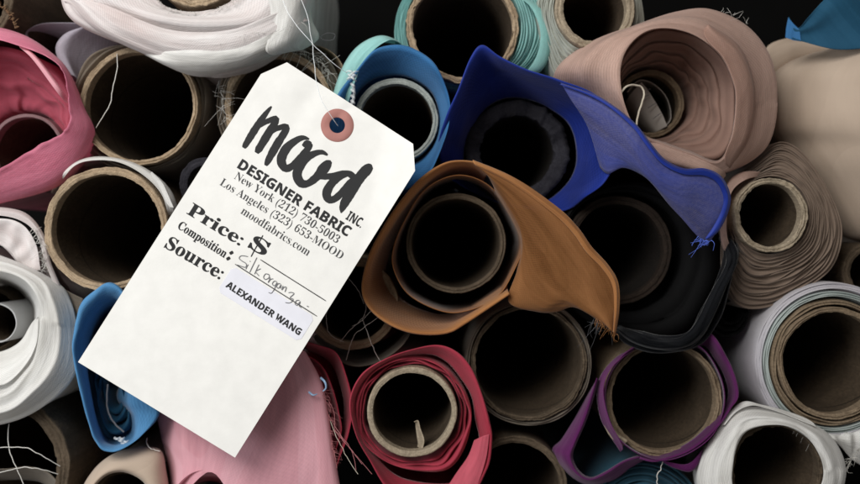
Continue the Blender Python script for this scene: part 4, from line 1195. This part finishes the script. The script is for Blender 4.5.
ink_strokes([[(260.2, 259.5, 0.9), (293, 280.2, 0.9), (326, 301, 0.9)], [(234.9, 264.0, 0.9), (276, 290.2, 0.9), (316.9, 316.2, 0.9)]], INK, 'ruled_line', tag, FR + 0.42)
text(sans('ALEXANDER WANG'), (225.2, 286.4), (299.0, 335.4), 6.6, INK, 0.02, off=FR + 0.42, parent=st)
logo = [
    [(271.6, 106.4, 2.5), (264, 116, 5.5), (254, 131, 7.5), (243.6, 148.0, 5.5)],
    [(256, 128, 4), (267, 121.5, 5), (276.4, 119.2, 6), (267.5, 134.8, 8.2), (256.4, 153.0, 6.8)],
    [(267, 135, 4), (277, 128.6, 5), (286.6, 127.8, 6.4), (277.5, 143.6, 8.0), (271, 155, 7.4), (265.6, 165.6, 5)],
    [(309.2, 139.2, 2.8), (303, 137.8, 4.8), (296, 140.5, 6.8), (286.2, 148.6, 8.6), (281.2, 160.2, 9.2), (285.4, 168.4, 7.6), (292.6, 165.6, 6.8), (301.5, 156.3, 6.8), (309.6, 146.6, 6.0), (311.6, 143.6, 4)],
    [(303, 146.5, 4), (307, 142.6, 5), (311, 144.6, 4)],
    [(327.6, 155.2, 3.4), (322, 152.2, 4.8), (314, 153.8, 6.4), (305.2, 159.6, 7.8), (297.2, 172.6, 9.0), (300.2, 182.4, 8.6), (307.4, 183.6, 7.4), (316.6, 177.0, 8.0), (323.0, 169.5, 11.0), (328, 163.8, 9), (331.2, 161.4, 5)],
    [(318.0, 176.6, 6), (331.6, 176.2, 6.2), (342, 173.2, 5.2), (349.6, 174.0, 6.2), (355, 178.8, 7)],
    [(350, 173.6, 4.4), (340.5, 176.8, 6), (331.6, 183.4, 8.2), (326.6, 193.0, 8.6), (329.0, 199.6, 7.6), (335.6, 198.2, 6.8), (343.8, 190.2, 7), (353.6, 179.4, 8)],
    [(372.4, 166.6, 7), (367.6, 169.0, 10), (359.0, 178.6, 10.6), (349.6, 194, 10), (343.4, 205.4, 8), (341.0, 213.0, 2)],
]
ink_strokes([[(x, y, w_ * 1.02) for x, y, w_ in k_] for k_ in logo], INK, 'brush_lettering', tag, FR + 0.12)


def zz(pts, w_=0.75):
    return [(200 + x / 5.733, 240 + y / 5.733, w_) for x, y in pts]


hand = [zz(p) for p in (
    [(275, 95), (238, 90), (224, 104), (240, 120), (264, 136), (258, 156), (212, 142)],
    [(276, 140), (268, 154), (262, 168)], [(285, 120), (287, 122), (288, 124)],
    [(326, 100), (305, 142), (284, 186)], [(338, 140), (324, 168), (312, 196)], [(348, 164), (318, 180), (326, 192), (338, 206)],
    [(392, 198), (376, 194), (364, 212), (374, 226), (394, 216), (396, 200), (386, 194)],
    [(402, 214), (396, 230), (390, 244), (404, 226), (420, 222)],
    [(440, 238), (424, 236), (414, 252), (428, 262), (442, 242), (428, 276), (410, 304), (392, 300)],
    [(462, 252), (448, 250), (438, 266), (450, 276), (464, 256), (460, 278)],
    [(476, 262), (468, 286), (482, 270), (494, 272), (486, 298)],
    [(506, 302), (524, 300), (538, 308), (516, 330), (534, 340), (516, 360), (488, 358)],
    [(570, 346), (554, 346), (544, 362), (556, 374), (574, 352), (568, 376), (582, 388)],
    [(612, 378), (617, 380), (622, 383)])]
ink_strokes(hand, PENC, 'handwriting', tag, FR + 0.46)

# clear plastic strands that carry the tag
f = thing('tag_fastener', 352, 76, -40, 'clear plastic fastener with thin strands running to the hole ring of the tag', 'plastic fastener')
strand(f, [(280, -8, -70), (288, 13, -74), (302, 32, -76), (317, 48, -76), (334, 64, -72), (347, 73, -62)], 0.42, CLEAR, 'strand')
strand(f, [(298, -8, -70), (308, 18, -76), (312, 46, -80), (316, 76, -84), (319, 94, -84), (325, 107, -84), (333, 119, -80), (338, 126, -70)], 0.42, CLEAR, 'strand')
strand(f, [(352, 84, -44), (354, 92, -42), (353, 100, -40), (348, 112, -38)], 1.4, CLEAR, 'strand')
V, F = [], []
rnd = random.Random(3)
for _ in range(9):
    x, y = 352 + rnd.uniform(-3, 3), 75 + rnd.uniform(-4, 4)
    strand_geo([(x - rnd.uniform(1, 4), y - rnd.uniform(-3, 3), -50), (x, y, -56), (x + rnd.uniform(1, 4), y + rnd.uniform(-3, 3), -50)], 1.3, V, F, 0.8, 8, 6)
mesh_obj('barb', V, F, CLEAR, f)
V, F = [], []
for y in (84, 90, 96, 101):
    strand_geo([(351.5, y, -46), (353.5, y + 1.4, -49), (354.5, y + 3, -46)], 1.6, V, F, 1.0, 6, 6)
mesh_obj('bead', V, F, CLEAR, f)
V, F = [], []
strand_geo([(309, 392, -40), (313, 395, -43), (317, 394, -40)], 1.2, V, F, 0.6, 8, 8)
strand_geo([(321, 378, -36), (325, 382, -40), (326, 388, -38), (323, 391, -36)], 1.3, V, F, 0.7, 8, 8)
b = mesh_obj('plastic_fastener', V, F, plain('glint_tinted_plastic', (0.35, 0.55, 0.8), 0.2, 0.6, alpha=0.8))  # clear plastic, its blue-white glints put into the colour
b['label'] = 'tiny plastic fastener, bluish from glints put in its colour, on the rose pink cloth right of the tag'
b['category'] = 'plastic fastener'
